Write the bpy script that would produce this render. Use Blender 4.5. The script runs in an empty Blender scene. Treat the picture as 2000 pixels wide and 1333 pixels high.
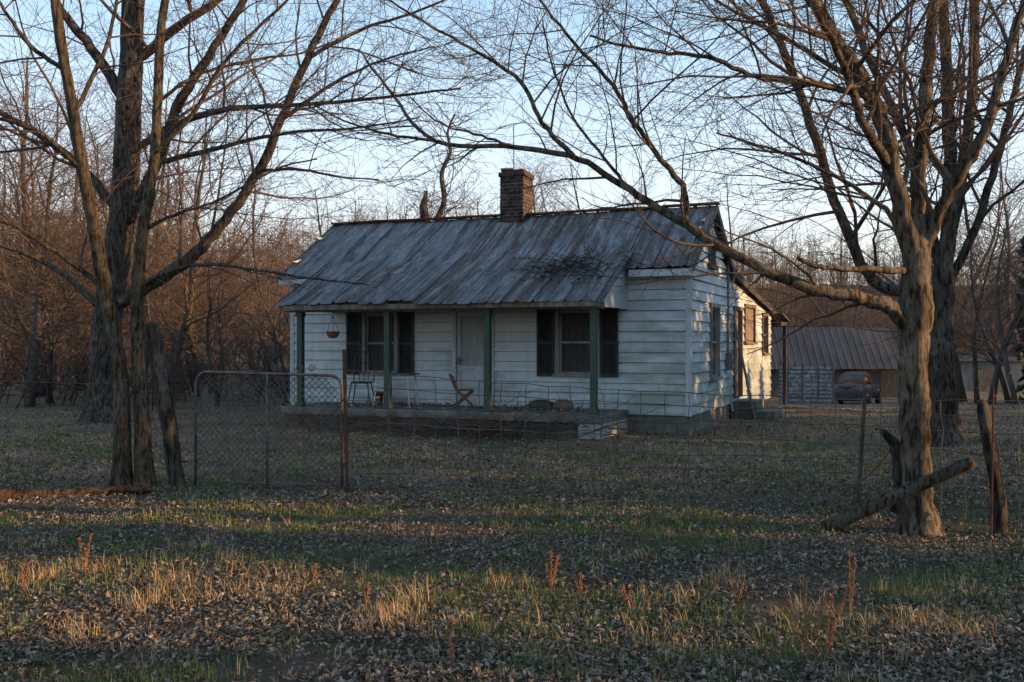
import bpy, bmesh, math, random
import numpy as np
from mathutils import Vector, Matrix
random.seed(7); np.random.seed(7)
R=math.radians; F=1972.0; EYE=1.65
scene=bpy.context.scene; col=scene.collection
def sst(a,b,v):
    t=np.clip((v-a)/(b-a),0,1); return t*t*(3-2*t)
def G(x,y):
    x=np.asarray(x,float); y=np.asarray(y,float)
    z=.02*np.sin(1.3*x+.7*y)+.014*np.sin(2.9*x-1.7*y+1)
    hill=(9.0+5.5*sst(10,-50,x))*(1+.20*np.sin(x*.041+.6)+.12*np.sin(x*.097+2)+.05*np.sin(x*.21))
    z=z-1.15*sst(24,44,y)*sst(2,8,x)+sst(54,138,y)*hill
    return z
def g1(x,y): return float(G(x,y))
def P(px,py,d): return Vector(((px-1000)/F*d,d,EYE-(py-666)/F*d))
def rv(): return Vector((random.gauss(0,1),random.gauss(0,1),random.gauss(0,1))).normalized()
U=random.uniform
# ---------------------------------------------------------------- objects
def tag(o,label=None,cat=None,group=None,kind=None):
    if label: o['label']=label
    if cat: o['category']=cat
    if group: o['group']=group
    if kind: o['kind']=kind
    return o
def empty(name,loc=(0,0,0),rz=0,label=None,cat=None,group=None):
    o=bpy.data.objects.new(name,None); col.objects.link(o); o.location=loc; o.rotation_euler=(0,0,rz)
    o.empty_display_size=.1
    return tag(o,label,cat,group)
def link(name,me,mat,parent=None):
    o=bpy.data.objects.new(name,me); col.objects.link(o)
    if mat: me.materials.append(mat)
    if parent: o.parent=parent
    return o
def npmesh(name,V,quads=None,tris=None,smooth=True):
    me=bpy.data.meshes.new(name); V=np.asarray(V,np.float32)
    L=[];S=[];tot=0
    for A in (quads,tris):
        if A is not None and len(A):
            A=np.asarray(A,np.int32); L.append(A.ravel()); S.append(np.full(len(A),A.shape[1],np.int32))
    L=np.concatenate(L); S=np.concatenate(S)
    me.vertices.add(len(V)); me.vertices.foreach_set('co',V.ravel())
    me.loops.add(len(L)); me.loops.foreach_set('vertex_index',L)
    me.polygons.add(len(S)); st=np.concatenate([[0],np.cumsum(S)[:-1]]).astype(np.int32)
    me.polygons.foreach_set('loop_start',st); me.polygons.foreach_set('loop_total',S)
    me.polygons.foreach_set('use_smooth',np.full(len(S),smooth))
    me.update(calc_edges=True); me.validate()
    return me
def tubes_arr(tubes,k):
    by={}
    for p,r in tubes: by.setdefault(len(p),[]).append((p,r))
    VV=[];QQ=[];off=0
    ang=np.arange(k)*2*math.pi/k
    for n,L in by.items():
        Pn=np.array([[tuple(v) for v in p] for p,_ in L]); Rn=np.array([list(r) for _,r in L])
        m=len(L)
        T=np.gradient(Pn,axis=1); T/=np.linalg.norm(T,axis=2,keepdims=True)+1e-9
        ov=Pn[:,-1]-Pn[:,0]; ax=np.argmin(np.abs(ov),axis=1)
        ref=np.zeros((m,1,3)); ref[np.arange(m),0,ax]=1
        u=np.cross(T,np.broadcast_to(ref,T.shape)); u/=np.linalg.norm(u,axis=2,keepdims=True)+1e-9
        v=np.cross(T,u)
        ring=Pn[:,:,None,:]+Rn[:,:,None,None]*(np.cos(ang)[None,None,:,None]*u[:,:,None,:]+np.sin(ang)[None,None,:,None]*v[:,:,None,:])
        VV.append(ring.reshape(-1,3))
        i=np.arange(m)[:,None,None]*n*k; j=np.arange(n-1)[None,:,None]*k; a=np.arange(k)[None,None,:]; b=(a+1)%k
        q=np.stack([i+j+a,i+j+b,i+j+k+b,i+j+k+a],-1).reshape(-1,4)+off
        QQ.append(q); off+=m*n*k
    return np.concatenate(VV),np.concatenate(QQ)
def tubes_obj(name,tubes,k,mat,parent=None,origin=(0,0,0),smooth=True):
    V,Q=tubes_arr(tubes,k); V=V-np.array(tuple(origin))
    return link(name,npmesh(name,V,Q,None,smooth),mat,parent)
def catmull(pts,vals,per):
    out=[];ov=[]
    n=len(pts)
    for i in range(n-1):
        p0=pts[max(i-1,0)];p1=pts[i];p2=pts[i+1];p3=pts[min(i+2,n-1)]
        for j in range(per):
            t=j/per
            out.append(.5*((2*p1)+(p2-p0)*t+(2*p0-5*p1+4*p2-p3)*t*t+(3*p1-p0-3*p2+p3)*t**3))
            ov.append(vals[i]+(vals[i+1]-vals[i])*t)
    out.append(pts[-1]); ov.append(vals[-1]); return out,ov
class MB:
    def __init__(s): s.v=[];s.f=[]
    def add(s,V,Fs):
        o=len(s.v); s.v+= [tuple(p) for p in V]; s.f+=[tuple(i+o for i in q) for q in Fs]
    BF=[(0,1,2,3),(7,6,5,4),(0,4,5,1),(1,5,6,2),(2,6,7,3),(3,7,4,0)]
    def box(s,x0,x1,y0,y1,z0,z1,fm=None):
        c=[(x0,y0,z0),(x1,y0,z0),(x1,y1,z0),(x0,y1,z0),(x0,y0,z1),(x1,y0,z1),(x1,y1,z1),(x0,y1,z1)]
        if fm: c=[fm(*p) for p in c]
        s.add(c,s.BF)
    def beam(s,p,q,w,h,up=(0,0,1)):
        p=Vector(p);q=Vector(q);d=(q-p).normalized();u=Vector(up)
        a=d.cross(u)
        if a.length<1e-4: a=d.cross(Vector((1,0,0)))
        a.normalize(); b=a.cross(d)
        a*=w/2;b*=h/2
        s.add([p-a-b,p+a-b,p+a+b,p-a+b,q-a-b,q+a-b,q+a+b,q-a+b],s.BF)
    def quad(s,*p): s.add(p,[tuple(range(len(p)))])
    def tube(s,pts,rad,k=8,cap=True,amp=0,seed=0):
        pts=[Vector(p) for p in pts]; n=len(pts)
        if not hasattr(rad,'__len__'): rad=[rad]*n
        ov=pts[-1]-pts[0]; ax=min(range(3),key=lambda i:abs(ov[i])); ref=Vector([1 if i==ax else 0 for i in range(3)])
        rng=random.Random(seed); ph=[rng.uniform(0,6.28) for _ in range(4)]
        V=[]
        for i in range(n):
            t=(pts[min(i+1,n-1)]-pts[max(i-1,0)]).normalized()
            u=t.cross(ref).normalized(); v=t.cross(u)
            for j in range(k):
                a=2*math.pi*j/k
                r=rad[i]*(1+amp*(.6*math.sin(3*a+ph[0]+i*.15)+.45*math.sin(5*a+ph[1]-i*.22)+.4*math.sin(2*a+ph[2]+i*.4)+rng.uniform(-.35,.35)))
                V.append(pts[i]+u*(r*math.cos(a))+v*(r*math.sin(a)))
        Fs=[(i*k+j,i*k+(j+1)%k,(i+1)*k+(j+1)%k,(i+1)*k+j) for i in range(n-1) for j in range(k)]
        if cap: Fs+=[tuple(range(k)),tuple(range((n-1)*k,n*k))]
        s.add(V,Fs)
    def lathe(s,prof,k=16,c=(0,0,0),cap=True):
        V=[(c[0]+r*math.cos(2*math.pi*j/k),c[1]+r*math.sin(2*math.pi*j/k),c[2]+z) for r,z in prof for j in range(k)]
        n=len(prof)
        Fs=[(i*k+j,i*k+(j+1)%k,(i+1)*k+(j+1)%k,(i+1)*k+j) for i in range(n-1) for j in range(k)]
        if cap: Fs+=[tuple(range(k)),tuple(range((n-1)*k,n*k))]
        s.add(V,Fs)
    def ell(s,c,r,k=14,m=8,jit=0):
        V=[];
        for i in range(1,m):
            th=math.pi*i/m
            for j in range(k):
                a=2*math.pi*j/k; q=1+U(-jit,jit)
                V.append((c[0]+r[0]*q*math.sin(th)*math.cos(a),c[1]+r[1]*q*math.sin(th)*math.sin(a),c[2]+r[2]*q*math.cos(th)))
        Fs=[(i*k+j,i*k+(j+1)%k,(i+1)*k+(j+1)%k,(i+1)*k+j) for i in range(m-2) for j in range(k)]
        Fs+=[tuple(range(k)),tuple(range((m-2)*k,(m-1)*k))]
        s.add(V,Fs)
    def build(s,name,mat,parent=None,origin=None,smooth=False,bevel=0,label=None):
        me=bpy.data.meshes.new(name)
        V=s.v if origin is None else [(a-origin[0],b-origin[1],c-origin[2]) for a,b,c in s.v]
        me.from_pydata(V,[],s.f)
        bm=bmesh.new(); bm.from_mesh(me); bmesh.ops.recalc_face_normals(bm,faces=bm.faces)
        for f in bm.faces: f.smooth=smooth
        bm.to_mesh(me); bm.free()
        o=link(name,me,mat,parent)
        if bevel:
            b=o.modifiers.new('Bevel','BEVEL'); b.width=bevel; b.segments=2; b.limit_method='ANGLE'
        if label: o['label']=label
        return o
# ---------------------------------------------------------------- materials
def newmat(name,rough=.8,spec=.25,metal=0):
    m=bpy.data.materials.new(name); m.use_nodes=True; nt=m.node_tree; b=nt.nodes['Principled BSDF']
    b.inputs['Roughness'].default_value=rough; b.inputs['Metallic'].default_value=metal
    b.inputs['Specular IOR Level'].default_value=spec
    return m,nt,b
def N(nt,t,**kw):
    n=nt.nodes.new(t)
    for k,v in kw.items(): setattr(n,k,v)
    return n
def ramp(nt,stops,interp='LINEAR'):
    n=N(nt,'ShaderNodeValToRGB'); cr=n.color_ramp; cr.interpolation=interp
    while len(cr.elements)<len(stops): cr.elements.new(.5)
    for e,(p,c) in zip(cr.elements,stops): e.position=p; e.color=(*c,1) if len(c)==3 else c
    return n
def coords(nt,stretch=(1,1,1),out='Object'):
    tc=N(nt,'ShaderNodeTexCoord'); mp=N(nt,'ShaderNodeMapping'); mp.inputs['Scale'].default_value=stretch
    nt.links.new(tc.outputs[out],mp.inputs['Vector']); return mp.outputs['Vector']
def noise(nt,vec,scale,detail=8,rough=.6,dist=0):
    n=N(nt,'ShaderNodeTexNoise'); n.inputs['Scale'].default_value=scale; n.inputs['Detail'].default_value=detail
    n.inputs['Roughness'].default_value=rough; n.inputs['Distortion'].default_value=dist
    nt.links.new(vec,n.inputs['Vector']); return n.outputs['Fac']
def mix(nt,fac,a,b,mode='MIX'):
    n=N(nt,'ShaderNodeMix',data_type='RGBA',blend_type=mode)
    def st(s,v):
        if isinstance(v,(tuple,list)): s.default_value=(*v,1) if len(v)==3 else v
        elif isinstance(v,(int,float)): s.default_value=v
        else: nt.links.new(v,s)
    st(n.inputs[0],fac); st(n.inputs[6],a); st(n.inputs[7],b); return n.outputs[2]
def bump(nt,b,h,strength=.4,dist=.02):
    n=N(nt,'ShaderNodeBump'); n.inputs['Strength'].default_value=strength; n.inputs['Distance'].default_value=dist
    nt.links.new(h,n.inputs['Height']); nt.links.new(n.outputs['Normal'],b.inputs['Normal'])
def setc(nt,b,c): nt.links.new(c,b.inputs['Base Color'])
def mnoise(name,stops,scale,rough=.8,bmp=.3,stretch=(1,1,1),spec=.25,metal=0,bd=.02,detail=8):
    m,nt,b=newmat(name,rough,spec,metal); v=coords(nt,stretch); f=noise(nt,v,scale,detail)
    r=ramp(nt,stops); nt.links.new(f,r.inputs[0]); setc(nt,b,r.outputs[0])
    if bmp: bump(nt,b,noise(nt,v,scale*2.5),bmp,bd)
    return m
def misland(name,stops,rough=.85,spec=.15,trans=0):
    m,nt,b=newmat(name,rough,spec); ge=N(nt,'ShaderNodeNewGeometry'); r=ramp(nt,stops)
    nt.links.new(ge.outputs['Random Per Island'],r.inputs[0]); setc(nt,b,r.outputs[0])
    return m
def mbark(name,c1,c2,lich,lf=.5,sc=1.0,bmp=1.0):
    m,nt,b=newmat(name,.9,.15); v=coords(nt,(1,1,.2)); f=noise(nt,v,26*sc,8,.78)
    r=ramp(nt,[(.36,c1),(.62,c2)]); nt.links.new(f,r.inputs[0])
    v2=coords(nt); f2=noise(nt,v2,5*sc,10,.75); r2=ramp(nt,[(lf,(0,0,0)),(lf+.1,(.9,.9,.9))]); nt.links.new(f2,r2.inputs[0])
    c=mix(nt,r2.outputs[0],r.outputs[0],lich)
    f3=noise(nt,coords(nt,(1,1,.5)),3*sc,8,.7); r3=ramp(nt,[(.38,(.42,.40,.37)),(.58,(1,1,1))]); nt.links.new(f3,r3.inputs[0])
    c=mix(nt,1.0,c,r3.outputs[0],'MULTIPLY')
    f4=noise(nt,v,26*sc,4,.6); r4=ramp(nt,[(.38,(.35,.33,.31)),(.5,(1,1,1))]); nt.links.new(f4,r4.inputs[0])
    c=mix(nt,1.0,c,r4.outputs[0],'MULTIPLY')
    setc(nt,b,c); bump(nt,b,f,bmp,.08)
    return m
M={}
M['bark']=mbark('bark',(.075,.06,.047),(.29,.235,.18),(.36,.33,.26),.54)
M['bark_big']=mbark('bark_big',(.04,.034,.029),(.155,.132,.112),(.22,.22,.185),.55,.8)
M['bark_young']=mbark('bark_young',(.065,.05,.035),(.20,.155,.108),(.21,.205,.135),.5,1.3)
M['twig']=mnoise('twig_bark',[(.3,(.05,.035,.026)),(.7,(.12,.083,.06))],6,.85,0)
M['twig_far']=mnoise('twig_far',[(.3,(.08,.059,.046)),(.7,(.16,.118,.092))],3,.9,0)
M['trunk_far']=mnoise('trunk_far',[(.3,(.032,.028,.025)),(.7,(.11,.093,.078))],5,.9,.4,(1,1,.3))
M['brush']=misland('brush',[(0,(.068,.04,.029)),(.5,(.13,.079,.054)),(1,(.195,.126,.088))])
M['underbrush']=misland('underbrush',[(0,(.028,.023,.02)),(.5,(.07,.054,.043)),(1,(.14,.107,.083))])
M['deadwood']=mbark('deadwood',(.045,.038,.03),(.16,.138,.105),(.11,.12,.07),.56,.9)
M['redwood']=mbark('redwood',(.09,.05,.03),(.26,.15,.085),(.16,.13,.09),.6,.8)
M['postwood']=mbark('postwood',(.06,.05,.042),(.19,.165,.132),(.18,.185,.13),.55,1)
M['rust']=mnoise('rusty_steel',[(.3,(.05,.022,.016)),(.6,(.13,.055,.035)),(.8,(.09,.06,.05))],30,.75,.3,metal=.2)
M['wire']=mnoise('old_wire',[(.3,(.045,.034,.03)),(.7,(.14,.118,.105))],12,.6,0,metal=.2)
M['pipe']=mnoise('dull_rusty_pipe',[(.3,(.06,.045,.038)),(.5,(.12,.095,.085)),(.75,(.19,.18,.17))],14,.65,.2,metal=.3)
M['galv']=mnoise('grey_metal',[(.3,(.07,.068,.066)),(.7,(.2,.2,.2))],20,.5,.15,metal=.4)
M['floor']=mnoise('porch_floor',[(.3,(.06,.058,.05)),(.55,(.14,.136,.12)),(.8,(.22,.215,.195))],4,.9,.4)
M['slab']=mnoise('mossy_slab',[(.3,(.03,.031,.025)),(.55,(.075,.076,.062)),(.8,(.125,.125,.108))],3,.95,.5)
M['pier']=mnoise('pale_concrete',[(.3,(.2,.2,.18)),(.55,(.33,.33,.31)),(.8,(.42,.42,.4))],4,.92,.3)
M['rot']=mnoise('weathered_wood',[(.25,(.06,.045,.035)),(.55,(.14,.115,.095)),(.8,(.27,.25,.22))],9,.85,.5,(1,1,.25))
M['darkwood']=mnoise('dark_old_wood',[(.25,(.025,.02,.017)),(.7,(.08,.066,.055))],9,.85,.5,(1,1,.25))
M['frame']=mnoise('grey_window_frame',[(.3,(.10,.098,.092)),(.5,(.19,.195,.19)),(.8,(.28,.29,.29))],9,.75,.3,(1,1,.25))
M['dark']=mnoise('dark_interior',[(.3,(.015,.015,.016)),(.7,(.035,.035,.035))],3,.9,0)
M['shutter']=mnoise('dark_shutter',[(.3,(.012,.015,.016)),(.7,(.035,.04,.042))],7,.6,.2)
M['blackiron']=mnoise('black_iron',[(.3,(.015,.015,.015)),(.7,(.05,.045,.04))],20,.5,.2)
M['whiteiron']=mnoise('chipped_white_paint',[(.35,(.12,.09,.07)),(.5,(.45,.46,.45)),(.8,(.6,.6,.59))],18,.6,.2)
M['rackpaint']=mnoise('peeling_rack_paint',[(.35,(.09,.075,.06)),(.55,(.3,.3,.29)),(.8,(.46,.46,.45))],6,.75,.3)
M['terracotta']=mnoise('brown_pot',[(.3,(.13,.05,.03)),(.7,(.25,.11,.07))],15,.7,.2)
M['chairwood']=mnoise('brown_chair_wood',[(.3,(.07,.035,.02)),(.7,(.17,.09,.05))],10,.6,.2,(1,1,.3))
M['plywood']=mnoise('grey_brown_plywood',[(.3,(.12,.088,.062)),(.7,(.23,.18,.132))],6,.75,.2,(1,1,.3))
def m_white(name='white_trim'):
    m,nt,b=newmat(name,.65,.3); v=coords(nt); f=noise(nt,v,6,10,.7); r=ramp(nt,[(.3,(.16,.165,.165)),(.42,(.33,.365,.39)),(.7,(.435,.48,.51))])
    nt.links.new(f,r.inputs[0]); setc(nt,b,r.outputs[0]); bump(nt,b,f,.2,.01); return m
M['white']=m_white()
def m_green():
    m,nt,b=newmat('peeling_green_paint',.65,.3); v=coords(nt,(1,1,.3)); f=noise(nt,v,14,10,.75)
    r=ramp(nt,[(.34,(.16,.15,.13)),(.42,(.028,.052,.038)),(.7,(.045,.08,.056))]); nt.links.new(f,r.inputs[0]); setc(nt,b,r.outputs[0]); bump(nt,b,f,.4,.01); return m
M['green']=m_green()
def m_siding():
    m,nt,b=newmat('white_siding',.7,.2); v=coords(nt)
    ge=N(nt,'ShaderNodeNewGeometry'); r=ramp(nt,[(0,(.445,.50,.545)),(.5,(.47,.53,.57)),(1,(.495,.55,.59))]); nt.links.new(ge.outputs['Random Per Island'],r.inputs[0])
    f=noise(nt,coords(nt,(2.6,2.6,.3)),2.6,10,.7); r2=ramp(nt,[(.45,(1,1,1)),(.65,(.85,.85,.83)),(.84,(.64,.62,.59))]); nt.links.new(f,r2.inputs[0])
    c=mix(nt,1.0,r.outputs[0],r2.outputs[0],'MULTIPLY')
    sx=N(nt,'ShaderNodeSeparateXYZ'); nt.links.new(v,sx.inputs[0])
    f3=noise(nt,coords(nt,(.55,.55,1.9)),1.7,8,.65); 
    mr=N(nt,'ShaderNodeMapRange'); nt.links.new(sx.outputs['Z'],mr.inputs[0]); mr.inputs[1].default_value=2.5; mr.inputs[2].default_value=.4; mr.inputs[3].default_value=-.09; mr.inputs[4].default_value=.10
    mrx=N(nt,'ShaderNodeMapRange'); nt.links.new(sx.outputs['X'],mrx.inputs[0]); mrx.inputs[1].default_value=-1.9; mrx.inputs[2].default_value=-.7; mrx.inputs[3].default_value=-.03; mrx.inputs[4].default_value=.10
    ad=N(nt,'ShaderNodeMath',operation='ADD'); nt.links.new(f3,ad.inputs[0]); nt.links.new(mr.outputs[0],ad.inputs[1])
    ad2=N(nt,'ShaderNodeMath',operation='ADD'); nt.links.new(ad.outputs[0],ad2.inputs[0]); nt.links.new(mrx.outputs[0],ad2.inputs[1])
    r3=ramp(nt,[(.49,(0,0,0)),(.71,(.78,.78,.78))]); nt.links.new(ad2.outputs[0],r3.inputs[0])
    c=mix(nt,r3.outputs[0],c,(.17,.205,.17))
    f4=noise(nt,v,9,12,.8); r4=ramp(nt,[(.66,(0,0,0)),(.72,(1,1,1))]); nt.links.new(f4,r4.inputs[0])
    c=mix(nt,r4.outputs[0],c,(.2,.19,.17))
    setc(nt,b,c); bump(nt,b,noise(nt,v,14),.1,.01); return m
M['siding']=m_siding()
def m_roof(name,w,dark=1.0,var=1.0,rust=.55,seam=.3):
    m,nt,b=newmat(name,.68,.16,.08); v=coords(nt)
    sx=N(nt,'ShaderNodeSeparateXYZ'); nt.links.new(v,sx.inputs[0])
    a=N(nt,'ShaderNodeMath',operation='DIVIDE'); nt.links.new(sx.outputs['X'],a.inputs[0]); a.inputs[1].default_value=w
    fl=N(nt,'ShaderNodeMath',operation='FLOOR'); nt.links.new(a.outputs[0],fl.inputs[0])
    wn=N(nt,'ShaderNodeTexWhiteNoise',noise_dimensions='1D'); nt.links.new(fl.outputs[0],wn.inputs['W'])
    D=lambda t:tuple(k*dark for k in t)
    lo=tuple(.165+(q-.165)*var for q in (.132,.144,.158)); hi=tuple(.2+(q-.2)*var for q in (.195,.212,.231))
    r=ramp(nt,[(0,D(lo)),(.5,D((.16,.175,.191))),(1,D(hi))]); nt.links.new(wn.outputs['Value'],r.inputs[0])
    f=noise(nt,coords(nt,(1.8,.7,.7)),2.6,12,.78,.6); r1=ramp(nt,[(.48,(0,0,0)),(.62,(.85*var,)*3)]); nt.links.new(f,r1.inputs[0])
    c=mix(nt,r1.outputs[0],r.outputs[0],D((.30,.326,.352)))
    f2=noise(nt,coords(nt,(4.2,.42,.42)),1.6,12,.8,.3)
    ad=N(nt,'ShaderNodeMath',operation='MULTIPLY_ADD'); nt.links.new(wn.outputs['Value'],ad.inputs[0]); ad.inputs[1].default_value=.075*var; nt.links.new(f2,ad.inputs[2])
    mrx=N(nt,'ShaderNodeMapRange'); nt.links.new(sx.outputs['X'],mrx.inputs[0]); mrx.inputs[1].default_value=-7; mrx.inputs[2].default_value=-1; mrx.inputs[3].default_value=-.01; mrx.inputs[4].default_value=.05
    ad2=N(nt,'ShaderNodeMath',operation='ADD'); nt.links.new(ad.outputs[0],ad2.inputs[0]); nt.links.new(mrx.outputs[0],ad2.inputs[1])
    mry=N(nt,'ShaderNodeMapRange'); nt.links.new(sx.outputs['Y'],mry.inputs[0]); mry.inputs[1].default_value=.4; mry.inputs[2].default_value=-1.7; mry.inputs[3].default_value=0; mry.inputs[4].default_value=.03
    ad3=N(nt,'ShaderNodeMath',operation='ADD'); nt.links.new(ad2.outputs[0],ad3.inputs[0]); nt.links.new(mry.outputs[0],ad3.inputs[1])
    r2=ramp(nt,[(rust,(0,0,0)),(rust+.075,(.92,.92,.92))]); nt.links.new(ad3.outputs[0],r2.inputs[0])
    f3=noise(nt,v,9,8,.7); r3=ramp(nt,[(.3,(.034,.030,.029)),(.7,(.10,.075,.062))]); nt.links.new(f3,r3.inputs[0])
    c=mix(nt,r2.outputs[0],c,r3.outputs[0])
    fr=N(nt,'ShaderNodeMath',operation='FRACT'); nt.links.new(a.outputs[0],fr.inputs[0])
    r4=ramp(nt,[(0,(seam,seam*.9,seam*.85)),(.03,(1,1,1)),(.97,(1,1,1)),(1,(seam,seam*.9,seam*.85))]); nt.links.new(fr.outputs[0],r4.inputs[0])
    c=mix(nt,1.0,c,r4.outputs[0],'MULTIPLY')
    setc(nt,b,c); bump(nt,b,noise(nt,v,3,6),.3,.03); return m
M['roof']=m_roof('metal_roof',.56,.92,1,.525,.4); M['roof2']=m_roof('porch_metal_roof',.56,.78,1,.525,.4)
M['barnroof']=m_roof('barn_roof',.7,.36,.3,.56,.8)
def m_brick(name,c1,c2,mort,sc,bw=.5,rh=.25,lo=.2):
    m,nt,b=newmat(name,.9,.2); tc=N(nt,'ShaderNodeTexCoord'); sx=N(nt,'ShaderNodeSeparateXYZ'); nt.links.new(tc.outputs['Object'],sx.inputs[0])
    ad=N(nt,'ShaderNodeMath',operation='ADD'); nt.links.new(sx.outputs['X'],ad.inputs[0]); nt.links.new(sx.outputs['Y'],ad.inputs[1])
    cb=N(nt,'ShaderNodeCombineXYZ'); nt.links.new(ad.outputs[0],cb.inputs['X']); nt.links.new(sx.outputs['Z'],cb.inputs['Y'])
    bt=N(nt,'ShaderNodeTexBrick'); bt.inputs['Scale'].default_value=sc; bt.inputs['Brick Width'].default_value=bw; bt.inputs['Row Height'].default_value=rh
    bt.inputs['Mortar Size'].default_value=.02; bt.inputs['Color1'].default_value=(*c1,1); bt.inputs['Color2'].default_value=(*c2,1); bt.inputs['Mortar'].default_value=(*mort,1)
    nt.links.new(cb.outputs[0],bt.inputs['Vector'])
    f=noise(nt,coords(nt),7,10,.75); r=ramp(nt,[(.38,(lo,lo*.97,lo*.93)),(.64,(1,1,1))]); nt.links.new(f,r.inputs[0])
    setc(nt,b,mix(nt,1.0,bt.outputs['Color'],r.outputs[0],'MULTIPLY')); bump(nt,b,bt.outputs['Fac'],-.6,.015); return m
M['brick']=m_brick('old_brick',(.12,.062,.045),(.045,.036,.033),(.15,.14,.128),2.2,.45,.16)
M['block']=m_brick('concrete_block',(.155,.165,.138),(.14,.148,.124),(.115,.118,.10),1.0,.4,.2,.6)
def m_glass():
    m,nt,b=newmat('old_window_glass',.12,.5); f=noise(nt,coords(nt,(1,1,.6)),2.5,4); r=ramp(nt,[(.35,(.015,.016,.018)),(.65,(.06,.064,.068))]); nt.links.new(f,r.inputs[0]); setc(nt,b,r.outputs[0]); return m
M['glass']=m_glass()
M['screen']=mnoise('dark_screen_over_glass',[(.3,(.02,.021,.022)),(.7,(.06,.062,.065))],4,.6,.2,(6,6,.4),.15)
M['doorscreen']=mnoise('grey_door_screen',[(.3,(.19,.205,.215)),(.7,(.29,.31,.325))],4,.6,.2,(6,6,.4))
def m_ground():
    m,nt,b=newmat('leafy_ground',.95,.1); v=coords(nt)
    f=noise(nt,v,18,12,.8); r=ramp(nt,[(.25,(.028,.022,.016)),(.45,(.083,.067,.049)),(.62,(.148,.122,.093)),(.8,(.215,.188,.15))]); nt.links.new(f,r.inputs[0])
    fg=noise(nt,v,.9,8,.7); rg=ramp(nt,[(.45,(0,0,0)),(.57,(.85,.85,.85))]); nt.links.new(fg,rg.inputs[0])
    fgg=noise(nt,v,22,6,.7); rgg=ramp(nt,[(.3,(.035,.045,.017)),(.7,(.095,.12,.045))]); nt.links.new(fgg,rgg.inputs[0])
    c=mix(nt,rg.outputs[0],r.outputs[0],rgg.outputs[0])
    sx=N(nt,'ShaderNodeSeparateXYZ'); nt.links.new(v,sx.inputs[0])
    mr=N(nt,'ShaderNodeMapRange'); nt.links.new(sx.outputs['Y'],mr.inputs[0]); mr.inputs[1].default_value=10.2; mr.inputs[2].default_value=12.6
    fs=noise(nt,coords(nt,(1,1,1)),13,12,.8); rs=ramp(nt,[(.3,(.08,.056,.04)),(.5,(.19,.137,.092)),(.75,(.30,.23,.16))]); nt.links.new(fs,rs.inputs[0])
    fp=noise(nt,v,.6,6,.65); rp=ramp(nt,[(.38,(.2,.2,.2)),(.57,(.96,.96,.96))]); nt.links.new(fp,rp.inputs[0])
    mm=N(nt,'ShaderNodeMath',operation='MULTIPLY'); nt.links.new(mr.outputs[0],mm.inputs[0]); nt.links.new(rp.outputs[0],mm.inputs[1])
    c=mix(nt,mm.outputs[0],c,rs.outputs[0])
    mr2=N(nt,'ShaderNodeMapRange'); nt.links.new(sx.outputs['Y'],mr2.inputs[0]); mr2.inputs[1].default_value=45; mr2.inputs[2].default_value=80
    c=mix(nt,mr2.outputs[0],c,(.13,.082,.056))
    setc(nt,b,c); bump(nt,b,f,1.0,.05); return m
M['ground']=m_ground()
M['leaf']=misland('dead_leaf',[(0,(.05,.037,.026)),(.25,(.10,.077,.056)),(.5,(.148,.12,.092)),(.75,(.205,.176,.142)),(.95,(.28,.253,.218)),(1,(.13,.065,.036))])
M['green_grass']=misland('green_grass',[(0,(.05,.078,.024)),(.5,(.094,.136,.044)),(.85,(.138,.17,.062)),(1,(.22,.2,.09))])
M['dry_grass']=misland('dry_grass',[(0,(.19,.13,.062)),(.5,(.37,.26,.13)),(1,(.5,.38,.21))])
M['weed']=mnoise('rust_brown_weed',[(.3,(.14,.06,.03)),(.7,(.28,.13,.065))],30,.9,.2)
M['evergreen']=misland('evergreen',[(0,(.02,.035,.015)),(1,(.05,.07,.03))])

# ---------------------------------------------------------------- ground
a=np.linspace(-1,1,221); xs=np.sinh(a*5.2)*4.6
b_=np.linspace(0,1,240); ys=-30+np.concatenate([np.linspace(0,75,150),75+np.sinh(np.linspace(0,1,91)[1:]*4)*32])
X,Y=np.meshgrid(xs,ys); Z=G(X,Y); nx,ny=len(xs),len(ys)
V=np.stack([X,Y,Z],-1).reshape(-1,3); i=np.arange(ny-1)[:,None]*nx+np.arange(nx-1)[None,:]
Q=np.stack([i,i+1,i+nx+1,i+nx],-1).reshape(-1,4)
o=link('ground',npmesh('ground',V,Q),M['ground']); tag(o,kind='structure')

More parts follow.
